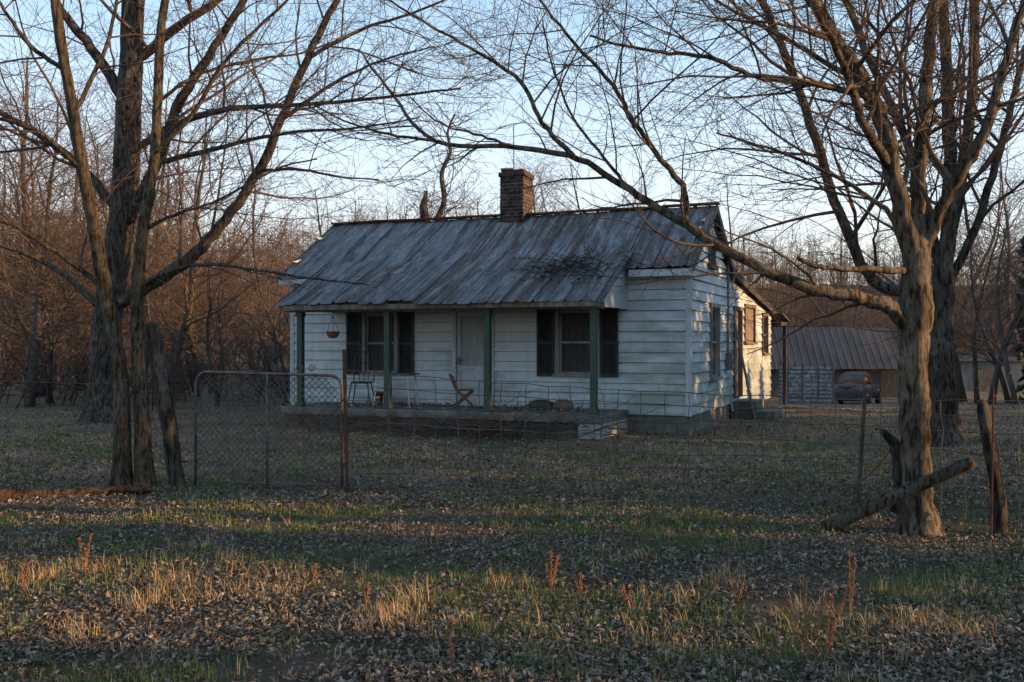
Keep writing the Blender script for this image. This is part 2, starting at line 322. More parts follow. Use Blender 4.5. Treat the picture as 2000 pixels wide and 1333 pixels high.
# ---------------------------------------------------------------- house
HO=Vector((3.10,17.7,0)); HA=R(-22.5); ca,sa=math.cos(HA),math.sin(HA)
def H2W(x,y,z=0): return Vector((HO.x+x*ca-y*sa,HO.y+x*sa+y*ca,z))
H=empty('farmhouse',(HO.x,HO.y,0),HA,'small abandoned white clapboard farmhouse with a rusty metal roof and green posted porch','house')
FZ=.42
def ztop(y):
    if y<=1.8: return 2.94+(y+.3)*.6095
    return max(4.22-.6095*(y-1.8),3.1-.11*(y-3.5))
fmF=lambda u,o,z:(u,-o,z)
fmS=lambda u,o,z:(o,u,z)
GAP=.0075
def siding(mb,fm,u0,u1,z0,z1,op,top=None,h=.186,bl=3.6):
    z=z0;row=0
    while z<z1-.01:
        za,zb=z,min(z+h,z1)
        u=u0-U(0,bl); wav=U(-.001,.001); off_row=U(0,.003)
        while u<u1:
            L=bl*U(.85,1.15) if not top else .65
            a,b=max(u,u0),min(u+L,u1); u+=L
            if b-a<.01: continue
            dz=U(-.001,.002) if not top else wav; od=U(0,.003) if not top else off_row; tilt=U(-.0015,.0015) if not top else 0; gp=.001 if not top else 0
            cz=sorted({za,zb,*[q for w in op for q in (w[2],w[3]) if za+.02<q<zb-.02]})
            cu=sorted({a+gp,b-gp,*[q for w in op for q in (w[0],w[1]) if a<q<b]})
            for p,q in zip(cz[:-1],cz[1:]):
                for s,t in zip(cu[:-1],cu[1:]):
                    mu,mz=(s+t)/2,(p+q)/2
                    if any(w[0]<mu<w[1] and w[2]<mz<w[3] for w in op): continue
                    offp=.04-.034*(p-za)/h+od; offq=.04-.034*(q-za)/h+od
                    sh=(GAP+dz) if p==za else 0
                    ps,pt=p+sh+tilt,p+sh-tilt; qs=qt=q
                    if top:
                        qs=min(q,top(s)); qt=min(q,top(t))
                        if qs<=ps and qt<=pt: continue
                        qs=max(qs,ps); qt=max(qt,pt)
                    c=[fm(s,offp,ps),fm(t,offp,pt),fm(t,offq,qt),fm(s,offq,qs)]
                    Fs=[(0,1,2,3)]
                    if p==za: c+=[fm(s,0,ps),fm(t,0,pt)]; Fs.append((0,1,5,4))
                    mb.add(c,Fs)
        z+=h;row+=1
opF=[(-6.5,-5.84,1.03,2.18),(-4.5,-3.78,.44,2.2),(-2.4,-1.69,1.05,2.2)]
opS=[(1.76,2.5,.95,2.3),(1.62,2.05,3.08,3.5),(4.25,5.1,.42,2.32),(5.6,6.9,1.62,2.42),(8.2,8.95,1.34,2.28)]
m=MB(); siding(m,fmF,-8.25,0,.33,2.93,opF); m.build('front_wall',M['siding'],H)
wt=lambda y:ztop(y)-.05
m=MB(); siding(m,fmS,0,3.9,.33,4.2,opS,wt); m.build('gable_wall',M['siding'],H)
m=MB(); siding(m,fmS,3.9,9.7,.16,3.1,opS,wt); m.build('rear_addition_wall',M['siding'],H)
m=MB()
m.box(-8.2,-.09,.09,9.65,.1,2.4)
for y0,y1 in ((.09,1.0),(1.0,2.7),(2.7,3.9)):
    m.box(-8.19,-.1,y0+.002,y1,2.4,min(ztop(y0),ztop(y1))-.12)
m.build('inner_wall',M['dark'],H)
m=MB(); siding(m,lambda u,o,z:(-8.25-o,u,z),0,9.7,.3,4.2,[],wt); m.build('far_gable_wall',M['siding'],H)
m=MB(); siding(m,lambda u,o,z:(u,9.7+o,z),-8.25,0,.16,2.35,[]); m.build('rear_wall',M['siding'],H)
m=MB(); m.box(-8.24,-.012,.012,3.9,-.2,.33); m.build('foundation',M['block'],H)
m=MB(); m.box(-.05,.05,-.05,-.042,.33,2.86); m.box(.042,.05,-.042,.05,.33,2.86); m.build('corner_board',M['white'],H)
m=MB(); m.box(-8.29,-8.2,-.05,.06,.33,2.88); m.build('corner_board',M['white'],H)
def ribbed(mb,x0,x1,y0,z0,y1,z1,sheet=.56,ns=8,jit=.03,sag=.02,seed=1,rib=1.0):
    rng=random.Random(seed)
    base=math.floor(x0/sheet)*sheet
    n=int(math.ceil((x1-base)/sheet))
    for s_ in range(n):
        a=max(base+s_*sheet,x0); b=min(base+(s_+1)*sheet,x1)
        if b-a<.02: continue
        jy=rng.uniform(-jit,jit); lift=rng.uniform(0,.012); k_=sheet/.56
        pr=[(0,.028),(.035,.0),(.235,.0),(.26,.02),(.28,.028),(.30,.02),(.325,.0),(.525,.0),(.56,.03)]
        pr=[(min(max(base+s_*sheet+u*k_,a),b),h*rib) for u,h in pr]
        V=[];m_=len(pr)
        for j in range(ns+1):
            t=j/ns
            yy=y0+(y1-y0)*t; zz=z0+(z1-z0)*t
            if j==0: yy+=jy; zz+=jy*(z1-z0)/(y1-y0)
            for (xx,h) in pr:
                w=sag*(math.sin(xx*.9+t*2)*.5+math.sin(xx*2.3+t*5+1)*.3)
                V.append((xx,yy,zz+h+lift+w+rng.uniform(-.004,.004)))
        mb.add(V,[(j*m_+i,j*m_+i+1,(j+1)*m_+i+1,(j+1)*m_+i) for j in range(ns) for i in range(m_-1)])
m=MB(); ribbed(m,-8.4,.16,-.34,2.925,1.8,4.225,seed=3,sag=.03); ribbed(m,-8.4,.16,3.9,2.94,1.8,4.225,seed=4)
roof=m.build('roof',M['roof'],H)
m=MB()
for k in range(8): m.beam((-8.42+k*1.075,1.8,4.268+U(-.012,.012)),(-8.42+(k+1)*1.075,1.8,4.268+U(-.012,.012)),.2,.035)
m.build('ridge_cap',M['rust'],roof)
m=MB(); m.beam((.145,-.33,2.9),(.145,1.79,4.195),.03,.12); m.build('rake_board',M['rot'],roof)
m=MB(); m.beam((.145,1.80,4.20),(.145,3.75,3.02),.03,.12); m.build('rake_board',M['rot'],roof)
m=MB(); m.beam((-8.385,-.33,2.9),(-8.385,1.78,4.19),.03,.12); m.build('rake_board',M['rot'],roof)
m=MB(); m.beam((.145,3.76,3.03),(.145,10.2,2.32),.03,.11); m.build('rake_board',M['darkwood'],roof)
m=MB(); m.box(-1.0,.13,-.325,-.295,2.78,2.9); m.box(-1.0,.13,-.296,-.03,2.83,2.85); m.build('fascia',M['white'],roof)
m=MB(); m.box(-8.38,-7.44,-.325,-.295,2.8,2.9); m.box(-8.38,-7.44,-.296,-.05,2.83,2.85); m.build('fascia',M['white'],roof)
m=MB()
m.box(-4.26,-3.74,1.54,2.06,3.8,5.02); m.box(-4.285,-3.715,1.515,2.085,5.02,5.11); m.box(-4.25,-3.98,1.55,2.05,5.11,5.2); m.box(-3.97,-3.76,1.57,2.03,5.11,5.16)
m.v=[(x+U(-.012,.012),y+U(-.012,.012),z+U(-.015,.015)) for x,y,z in m.v]
ch=m.build('chimney',M['brick'],roof,bevel=.012)
m=MB()
for z in (4.62,4.86): m.box(-4.272,-3.728,1.528,2.072,z,z+.014)
m.build('strap',M['galv'],roof)
m=MB(); ribbed(m,-7.42,-1.02,-1.80,2.31,.12,3.235,seed=7,jit=.06,sag=.03); pr_=m.build('porch_roof',M['roof2'],H)
m=MB(); m.box(-7.3,-1.1,-1.58,-1.42,2.19,2.30); m.box(-7.36,-1.06,-1.745,-1.72,2.22,2.31); m.build('porch_beam',M['rot'],H)
for x in np.linspace(-7.25,-1.2,12):
    m=MB(); m.beam((x,-1.7,2.262),(x,-.06,3.03),.05,.09); m.build('rafter',M['rot'],pr_)
for x in (-1.1,-7.28):
    m=MB(); m.quad((x,-1.5,2.39),(x,-.33,2.93),(x,0,3.0),(x,0,2.22),(x,-1.5,2.22)); m.build('porch_end_panel',M['white'],H)
for t in (7.04,5.17,3.19,1.26):
    m=MB(); m.box(-t-.055,-t+.055,-1.555,-1.445,FZ,2.19); m.box(-t-.075,-t+.075,-1.575,-1.425,FZ,FZ+.09); m.box(-t-.07,-t+.07,-1.57,-1.43,2.11,2.189)
    m.build('porch_post',M['green'],H,bevel=.006)
m=MB(); m.box(-7.36,-1.5,-1.56,-.01,-.2,.28); m.build('porch_base',M['slab'],H)
m=MB(); m.box(-1.5,-1.1,-1.6,-.01,-.2,.28); m.build('porch_end_pier',M['pier'],H)
m=MB(); m.box(-7.4,-1.08,-1.63,-.03,.28,FZ); m.build('porch_floor',M['floor'],H,bevel=.02)
m=MB(); ribbed(m,-8.4,.16,10.2,2.365,3.6,3.09,seed=9); ar=m.build('rear_addition_roof',M['roof2'],H)
m=MB(); ribbed(m,-3.0,.34,11.2,2.16,9.5,2.36,seed=12); rp_=m.build('rear_porch_roof',M['roof2'],H)
m=MB(); m.box(-3.0,.3,10.75,10.85,2.04,2.15); m.box(.22,.29,9.72,10.74,2.06,2.16); m.build('rear_porch_beam',M['darkwood'],H)
m=MB(); m.box(.19,.28,10.74,10.83,-.4,2.05); m.build('rear_post',M['darkwood'],H)
m=MB(); m.box(-.02,.9,4.15,5.4,-.1,.17); m.box(-.02,.5,4.2,5.3,.17,.37); m.build('stoop',M['block'],H,bevel=.01)
m=MB(); m.tube([(.07,3.35,1.2),(.07,3.35,3.55)],.025,8); m.box(.045,.16,3.27,3.43,1.05,1.4); m.build('electric_meter',M['galv'],H)
m=MB(); m.tube([(-4.35,2.5,3.9),(-4.35,2.5,6.3)],.011,6); m.build('antenna_mast',M['galv'],H)
def window(fm,u0,u1,z0,z1,mat,pane,shut=None,mid=True):
    w=MB(); c=.075
    w.box(u0-c,u0,-.02,.064,z0,z1,fm); w.box(u1,u1+c,-.02,.064,z0,z1,fm); w.box(u0-c-.01,u1+c+.01,-.02,.07,z1,z1+c,fm)
    s=.035
    w.box(u0,u0+s,-.05,.01,z0,z1,fm); w.box(u1-s,u1,-.05,.01,z0,z1,fm); w.box(u0+s,u1-s,-.05,.01,z0,z0+s,fm); w.box(u0+s,u1-s,-.05,.01,z1-s,z1,fm)
    zm=(z0+z1)/2
    if mid: w.box(u0+s,u1-s,-.045,.015,zm-.02,zm+.02,fm)
    o=w.build('window',mat,H)
    w=MB(); w.quad(fm(u0,-.04,z0),fm(u1,-.04,z0),fm(u1,-.04,z1),fm(u0,-.04,z1)); w.build('pane',pane,o)
    w=MB(); w.box(u0-c-.03,u1+c+.03,-.02,.11,z0-.05,z0,fm); w.build('sill',mat,o)
    if shut:
        for a,b in shut:
            w=MB(); e=.045; za,zb=z0-.05,z1+.04; o0,o1=.05,.078
            w.box(a,a+e,o0,o1,za,zb,fm); w.box(b-e,b,o0,o1,za,zb,fm)
            for q,r in ((za,za+.06),(zb-.06,zb),((za+zb)/2-.03,(za+zb)/2+.03)): w.box(a+e,b-e,o0,o1-.003,q,r,fm)
            zz=za+.07
            while zz<zb-.08:
                w.add([fm(a+e,o0+.002,zz+.03),fm(b-e,o0+.002,zz+.03),fm(b-e,o1-.006,zz),fm(a+e,o1-.006,zz)],[(0,1,2,3)]); zz+=.032
            w.quad(fm(a+e,o0+.001,za),fm(b-e,o0+.001,za),fm(b-e,o0+.001,zb),fm(a+e,o0+.001,zb))
            w.build('shutter',M['shutter'],o)
    return o
window(fmF,*opF[0],M['frame'],M['screen'],[(-6.93,-6.59),(-5.75,-5.41)])
window(fmF,*opF[2],M['frame'],M['screen'],[(-2.83,-2.49),(-1.60,-1.27)])
window(fmS,*opS[0],M['frame'],M['glass'])
window(fmS,*opS[1],M['rot'],M['dark'],mid=False)
window(fmS,*opS[4],M['rot'],M['glass'])
o=window(fmS,*opS[3],M['rot'],M['glass'],mid=False)
m=MB(); m.box(5.65,6.85,.0,.02,1.66,2.38,fmS); m.build('plywood_cover',M['plywood'],o)
m=MB(); u0,u1,z0,z1=opF[1]
m.box(u0-.07,u0,-.02,.064,z0,z1,fmF); m.box(u1,u1+.07,-.02,.064,z0,z1,fmF); m.box(u0-.08,u1+.08,-.02,.07,z1,z1+.08,fmF)
dr=m.build('front_door',M['white'],H,label='white front screen door')
m=MB(); s=.075; u0+=.005;u1-=.005
for a,b,c,d in ((u0,u0+s,z0,z1),(u1-s,u1,z0,z1),(u0+s,u1-s,z1-s,z1),(u0+s,u1-s,z0,z0+.1),(u0+s,u1-s,1.08,1.17),(u0+s,u1-s,.76,.79)): m.box(a,b,-.03,.012,c,d,fmF)
m.box(u0+s,u1-s,-.025,-.008,z0+.1,1.08,fmF)
m.build('door_frame',M['white'],dr)
m=MB(); m.quad(*[fmF(a,-.02,b) for a,b in ((u0+s,1.17),(u1-s,1.17),(u1-s,z1-s),(u0+s,z1-s))]); m.build('screen',M['doorscreen'],dr)
m=MB(); m.box(u0+.02,u0+.06,.012,.05,1.2,1.34,fmF); m.tube([fmF(u0+.04,.05,1.29),fmF(u0+.14,.05,1.29)],.011,6); m.build('handle',M['galv'],dr)
m=MB(); u0,u1,z0,z1=opS[2]
m.box(u0-.07,u0,-.02,.064,z0,z1,fmS); m.box(u1,u1+.07,-.02,.064,z0,z1,fmS); m.box(u0-.08,u1+.08,-.02,.07,z1,z1+.08,fmS)
sd=m.build('side_door',M['rot'],H)
m=MB(); m.box(u0,u1,-.06,-.03,z0,z1,fmS)
for a,b in ((.55,1.1),(1.3,2.1)): m.box(u0+.12,u1-.12,-.03,-.018,a,b,fmS)
m.build('door_panel',M['rot'],sd)
def Hthing(name,x,y,z,rz,label,cat,group=None): return empty(name,H2W(x,y,z),HA+rz,label,cat,group)
t=Hthing('hanging_pot',-6.65,-1.0,1.7,0,'small brown bowl flowerpot hanging on thin chains at the left of the porch','flowerpot')
m=MB(); m.lathe([(.03,0),(.085,.02),(.115,.07),(.12,.115),(.128,.12),(.128,.135),(.108,.135),(.1,.07),(.03,.05)],18); m.build('bowl',M['terracotta'],t,smooth=True)
m=MB()
for k in range(3): m.tube([(.12*math.cos(k*2.09),.12*math.sin(k*2.09),.13),(0,0,.45)],.006,4)
m.tube([(0,0,.45),(0,0,.93)],.006,4); m.build('chain',M['wire'],t)
t=Hthing('iron_chair',-6.05,-.95,FZ,.3,'dark wrought iron patio chair with a tall looped back by the left window','chair')
m=MB(); m.lathe([(.2,.43),(.21,.44),(.21,.455),(.2,.46)],20); m.build('seat',M['blackiron'],t)
for sx in (-1,1):
    for sy in (-1,1):
        m=MB(); m.tube([(.15*sx,.15*sy,.44),(.19*sx,.19*sy,.2),(.23*sx,.23*sy,0)],.013,6); m.build('leg',M['blackiron'],t)
m=MB()
m.tube([(-.19,.18,.44),(-.2,.24,.75),(-.17,.27,.93),(-.08,.28,1.02),(.08,.28,1.02),(.17,.27,.93),(.2,.24,.75),(.19,.18,.44)],.013,6)
for x in (-.1,0,.1): m.tube([(x*.8,.2,.44),(x*1.1,.25,.75),(x*.7,.28,1.01)],.008,5)
for z in (.62,.8): m.tube([(-.2,.22+z*.03,z),(.2,.22+z*.03,z)],.008,5)
m.build('backrest',M['blackiron'],t)
t=Hthing('patio_table',-5.3,-.95,FZ,.1,'small low table with thin chipped white legs behind the second porch post','table')
m=MB(); m.box(-.38,.38,-.24,.24,.60,.625); m.build('tabletop',M['rot'],t,bevel=.005)
for sx in (-1,1):
    for sy in (-1,1):
        m=MB(); m.tube([(.3*sx,.19*sy,.6),(.36*sx,.22*sy,0)],.015,6); m.build('leg',M['whiteiron'],t)
m=MB(); m.tube([(-.33,-.2,.3),(.33,.2,.3)],.009,5); m.tube([(-.33,.2,.3),(.33,-.2,.3)],.009,5); m.build('brace',M['whiteiron'],t)
t=Hthing('folding_chair',-3.95,-.85,FZ,2.1,'brown wooden folding chair standing open beside the front door','chair'); t.scale=(.85,.85,.85)
m=MB()
for i in range(5): m.box(-.2,.2,-.2+i*.078,-.135+i*.078,.385,.41)
m.build('seat',M['chairwood'],t)
for x in (-.2,.2):
    m=MB(); m.beam((x,.26,0),(x,-.2,.39),.03,.04); m.build('leg',M['chairwood'],t)
    m=MB(); m.beam((x*1.12,-.24,0),(x*1.12,.16,.4),.03,.04); m.beam((x*1.12,.16,.39),(x*1.12,.3,.74),.03,.04); m.build('leg',M['chairwood'],t)
m=MB()
for z in (.56,.66): m.beam((-.22,.16+.14*(z-.4)/.34-.02,z),(.22,.16+.14*(z-.4)/.34-.02,z),.02,.075)
m.build('backrest',M['chairwood'],t)
def lump(name,x,y,r,mat,label,cat):
    m=MB(); m.ell((0,0,r[2]*.8),r,16,9,.06); o=m.build(name,mat,None,smooth=True); o.location=H2W(x,y,FZ); o.rotation_euler=(0,0,HA); tag(o,label,cat); return o
M['moss']=mnoise('mossy_sack',[(.3,(.025,.035,.02)),(.7,(.07,.08,.05))],9,.9,.4)
M['sand']=mnoise('tan_sack',[(.3,(.09,.063,.044)),(.7,(.18,.135,.095))],9,.9,.4)
lump('sack',-2.55,-.6,(.25,.16,.1),M['moss'],'dark mossy sack slumped on the porch below the right window','sack')
lump('sack',-2.12,-.6,(.2,.15,.11),M['sand'],'tan sack on the porch floor right of the mossy one','sack')
for x,y,s,mt,lb in ((-6.0,-.35,1,M['terracotta'],'small brown clay pot on the porch under the iron chair'),(-5.65,-1.1,.8,M['whiteiron'],'small pale pot standing on the porch beside the white legged table')):
    m=MB(); m.lathe([(.07*s,0),(.1*s,.2*s),(.115*s,.2*s),(.115*s,.24*s),(.09*s,.24*s),(.08*s,.1*s)],14); o=m.build('pot',mt,None,smooth=True); o.location=H2W(x,y,FZ); tag(o,lb,'pot')
m=MB(); m.beam((.5,4.05,.0),(.07,3.98,2.15),.14,.03,(1,0,0)); o=m.build('plank',M['rot'],None); o.location=HO; o.rotation_euler=(0,0,HA); tag(o,'dark weathered plank leaning against the lit side wall by the stoop','plank')
def twigpile(name,c,rx,ry,n,label,cat,mat,flat=.1,slope=0,Lr=(.25,.9),r0=.009,uni=False):
    T=[]
    for k in range(n):
        p=Vector((U(-rx,rx) if uni else random.gauss(0,rx),random.gauss(0,ry),0)); d=Vector((U(-1,1),U(-.8,.8),U(-.1,.3))).normalized(); L=U(*Lr)
        pts=[];q=p.copy(); q.z=p.y*slope+U(.02,flat)
        for j in range(5):
            pts.append(q.copy()); d=(d+rv()*.22).normalized(); q=q+d*L/4; q.z=max(q.z,q.y*slope+.012)
        T.append((pts,[r0*(1-j*.18) for j in range(5)]))
    o=tubes_obj(name,T,4,mat); o.location=c; return tag(o,label,cat,None,'stuff')
M['darktwig']=mnoise('dark_wet_twig',[(.3,(.018,.014,.012)),(.7,(.05,.04,.034))],6,.9,0)
o=twigpile('branch_pile',H2W(-1.9,-.5,2.90),.5,.32,230,'tangle of dead twigs caught on the right end of the porch roof','twigs',M['darktwig'],.08,.47,(.12,.6),.008); o.rotation_euler=(0,0,HA)
o=twigpile('branch_pile',H2W(-2.6,-2.0,.02),.9,.22,110,'loose dead branches lying on the ground before the right end of the porch','branches',M['twig'],.25,0,(.4,1.6),.010); o.rotation_euler=(0,0,HA)
o=twigpile('dry_brush',H2W(-4.9,-1.85,.02),2.1,.14,320,'low dry brush and vines along the left part of the porch edge','brush',M['brush'],.28,0,(.2,.8),.006,True); o.rotation_euler=(0,0,HA)

# ---------------------------------------------------------------- trees
def branch(T,p,d,L,r,lvl,cfg):
    n=max(3,min(8,int(L/cfg['seg'][lvl])+2)); pts=[p.copy()]; q=p.copy(); d=d.copy()
    st=L/(n-1)
    for i in range(n-1):
        d=d+rv()*cfg['jit'][lvl]; d.z+=cfg['up'][lvl]; d.normalize(); q=q+d*st; pts.append(q.copy())
    rmin=cfg['rmin']*(1,1,.8,.62)[lvl]; r=max(r,rmin)
    rad=[max(rmin*.7,r*(1-.75*i/(n-1))) for i in range(n)]
    T[min(lvl,len(T)-1)].append((pts,rad))
    if lvl<cfg['max']: children(T,pts,rad,L,lvl,cfg)
def children(T,pts,rad,L,lvl,cfg,t0=.15,dens=None,lenf=None):
    dn=cfg['dens'][lvl] if dens is None else dens; nc=int(L*dn+random.random())
    n=len(pts)
    for k in range(nc):
        t=t0+(1-t0)*(k+random.random())/max(nc,1); f=t*(n-1); i=min(int(f),n-2); w=f-i
        p=pts[i].lerp(pts[i+1],w); tg=(pts[i+1]-pts[i]).normalized()
        s=rv(); s=(s-tg*s.dot(tg)).normalized(); a=R(U(*cfg['ang']))
        d=tg*math.cos(a)+s*math.sin(a)
        if cfg.get('nodown') and d.z<-.1: d.z*=.4; d.normalize()
        lf=lenf(t) if lenf else L*U(*cfg['len'][lvl])*(1.15-.6*t)
        if lf<.06: continue
        rr=(rad[i]+(rad[i+1]-rad[i])*w)*.5
        branch(T,p,d,lf,min(rr,.004+lf*.0085),lvl+1,cfg)
CFG=dict(seg=[.3,.24,.17,.13],jit=[.14,.23,.26,.27],up=[.02,.01,.01,.01],dens=[2.4,6.2,6.8,0],len=[(.25,.45),(.38,.72),(.38,.74),(0,0)],ang=(30,74),max=3,rmin=.0036,nodown=True)
DM,LM=1.8,1.4
def fgtree(base,label,trunk,limbs,mb_,flare=1.35,cfg=CFG,name='bare_tree',ksides=14,twig=None):
    root=empty(name,base,0,label,'tree')
    for tr in trunk:
        pts,rad=catmull([P(*q[:3]) for q in tr],[q[3] for q in tr],8)
        for i in range(len(pts)):
            hgt=pts[i].z-base[2]
            if hgt<.5: rad[i]*=1+(flare-1)*(1-max(hgt,0)/.5)**2
            if i>3: pts[i]=pts[i]+rv()*rad[i]*.08
        m=MB(); m.tube(pts,rad,ksides,True,.09,random.randint(0,999)); m.build('trunk',mb_,root,base,smooth=True)
    T=[[],[],[],[]]
    for path,r0,r1,dn,lm in limbs:
        n=len(path); pp=[P(*q) for q in path]
        rr=[r0+(r1-r0)*(i/(n-1))**.85 for i in range(n)]
        pts,rad=catmull(pp,rr,6); 
        for i in range(2,len(pts)): pts[i]=pts[i]+rv()*(rad[i]*.16+.006)
        m=MB(); m.tube(pts,rad,9,True,.06,random.randint(0,999)); m.build('limb',mb_,root,base,smooth=True)
        L=sum((pts[i+1]-pts[i]).length for i in range(len(pts)-1))
        if dn>0: children(T,pts,rad,L,0,cfg,.12,dn*DM,lambda t,lm=lm:lm*LM*U(.35,1.15)*(1.1-.5*t))
    V1,Q1=tubes_arr(T[0]+T[1],5); V2,Q2=tubes_arr(T[2]+T[3],3)
    V=np.concatenate([V1,V2])-np.array(tuple(base)); Q=np.concatenate([Q1,Q2+len(V1)])
    link('crown',npmesh('crown',V,Q),twig or M['twig'],root)
    return root
b=P(1792,1040,8.7); b.z=0
fgtree(b,'bare maple in front of the right fence with a long limb arching over the yard',
 [[(1792,1052,8.7,.15),(1790,960,8.7,.13),(1788,820,8.7,.122),(1784,700,8.7,.123),(1788,600,8.7,.138),(1790,500,8.7,.11),(1795,420,8.7,.075)]],
 [([(1780,640,8.7),(1735,598,8.6),(1680,583,8.55),(1600,568,8.5),(1520,540,8.5),(1440,500,8.6),(1340,440,8.7),(1230,372,8.8),(1130,310,8.9),(1010,288,9.1),(850,275,9.3),(770,190,9.5),(700,95,9.6)],.07,.010,1.6,1.1),
  ([(1337,440,8.7),(1337,372,8.7),(1290,310,8.6),(1240,240,8.5),(1195,165,8.4),(1110,70,8.3),(1030,-30,8.2)],.032,.010,2.6,1.3),
  ([(1120,305,8.9),(1060,240,8.9),(1015,158,9.0),(930,100,9.1),(840,50,9.2),(730,-20,9.3)],.025,.009,2.6,1.2),
  ([(850,275,9.3),(760,262,9.4),(670,235,9.6),(590,190,9.8)],.016,.006,2.6,1.1),
  ([(1010,288,9.1),(940,265,9),(860,240,8.9),(800,190,8.8)],.014,.006,2.8,1.0),
  ([(1230,372,8.8),(1190,320,9.0),(1120,230,9.3),(1080,130,9.5),(1060,40,9.6)],.018,.007,2.6,1.1),
  ([(1785,520,8.7),(1752,370,8.6),(1725,250,8.5),(1690,165,8.4),(1630,70,8.3),(1560,-40,8.2)],.086,.046,2.0,1.9),
  ([(1700,190,8.4),(1590,165,8.2),(1480,150,8.1),(1380,112,8.0),(1270,100,7.9),(1150,70,7.8)],.03,.009,2.6,1.4),
  ([(1792,500,8.7),(1795,330,8.8),(1808,170,8.9),(1825,0,9.0),(1830,-60,9.0)],.07,.042,1.9,1.9),
  ([(1798,500,8.7),(1850,385,8.6),(1905,290,8.5),(1945,190,8.4),(1975,80,8.3),(2010,-20,8.2)],.06,.03,1.9,1.7),
  ([(1790,560,8.7),(1745,430,9.0),(1690,380,9.2),(1600,330,9.4),(1500,290,9.5),(1400,260,9.6)],.032,.009,2.4,1.4),
  ([(1740,330,8.6),(1690,250,8.2),(1650,130,7.9),(1600,30,7.6),(1560,-40,7.5)],.045,.018,2.2,1.6),
  ([(1690,170,8.4),(1560,90,8.6),(1450,30,8.8),(1330,-40,9)],.026,.010,2.4,1.4),
  ([(1765,528,8.6),(1690,526,8.45),(1610,522,8.35),(1575,512,8.3),(1556,503,8.28)],.03,.016,0,0)],M['bark'])
b=P(1845,866,15.9); b.z=0
CFG2=dict(CFG); CFG2.update(seg=[.5,.38,.28,.22],rmin=.0056,dens=[1.7,3.2,3.8,0])
fgtree(b,'large grey multi stemmed bare tree standing behind the maple on the right',
 [[(1848,878,15.9,.25),(1842,780,15.9,.205),(1838,680,15.9,.188),(1842,560,15.9,.165),(1850,470,15.9,.11)]],
 [([(1840,560,15.9),(1720,560,15.8),(1650,445,15.7),(1592,270,15.6),(1535,110,15.4),(1470,-40,15.2)],.1,.055,1.1,2.8),
  ([(1845,520,15.9),(1855,330,16),(1850,150,16.2),(1838,-40,16.4)],.12,.075,1.1,2.6),
  ([(1850,500,15.9),(1880,330,15.7),(1900,160,15.5),(1905,-40,15.4)],.11,.065,1.1,2.6),
  ([(1850,560,15.9),(1910,430,15.8),(1950,300,15.8),(1990,150,15.7),(2030,0,15.7)],.075,.042,1.3,2.6),
  ([(1840,540,15.9),(1780,300,16.3),(1700,120,16.6),(1640,-30,17)],.09,.05,1.2,2.8)],M['bark_big'],1.5,CFG2)
b=P(258,958,11.1); b.z=0
CFG3=dict(CFG); CFG3.update(rmin=.0042,dens=[2,4.8,5.4,0])
fgtree(b,'slender double stemmed bare tree left of the gate in the front of the yard',
 [[(238,968,11.1,.11),(238,800,11.1,.086),(230,690,11.1,.076),(206,570,11.0,.071),(181,430,10.9,.066),(160,320,10.8,.062),(140,200,10.7,.056),(118,80,10.6,.052),(100,-60,10.5,.047)],
  [(282,966,11.15,.105),(276,800,11.15,.082),(268,650,11.15,.073),(270,540,11.15,.068),(282,430,11.2,.062),(300,320,11.3,.056),(308,200,11.4,.052),(314,60,11.5,.047),(335,-60,11.6,.042)]],
 [([(205,560,11.0),(120,500,10.9),(40,450,10.8),(-60,400,10.7)],.032,.012,2.0,1.6),
  ([(160,330,10.8),(80,260,10.6),(0,230,10.5),(-80,180,10.4)],.032,.012,2.0,1.6),
  ([(302,300,11.3),(370,230,11.2),(440,120,11.0),(520,40,10.9),(600,-40,10.8)],.032,.012,2.0,1.6),
  ([(145,220,10.7),(200,110,10.8),(230,0,10.9),(250,-60,10.9)],.028,.012,2,1.4),
  ([(280,450,11.2),(340,420,11.3),(430,390,11.5),(540,330,11.8),(620,310,12)],.024,.008,2.2,1.3),
  ([(307,200,11.4),(380,150,11.6),(480,120,11.8),(600,100,12),(700,60,12.2)],.024,.008,2.2,1.4),
  ([(130,140,10.7),(60,90,10.6),(10,20,10.5),(-30,-40,10.5)],.028,.012,2,1.5)],M['bark_young'],1.4,CFG3)
b=P(208,822,20.8); b.z=0
CFG4=dict(CFG); CFG4.update(seg=[.6,.46,.34,.28],rmin=.0072,dens=[1.4,2.8,3.3,0])
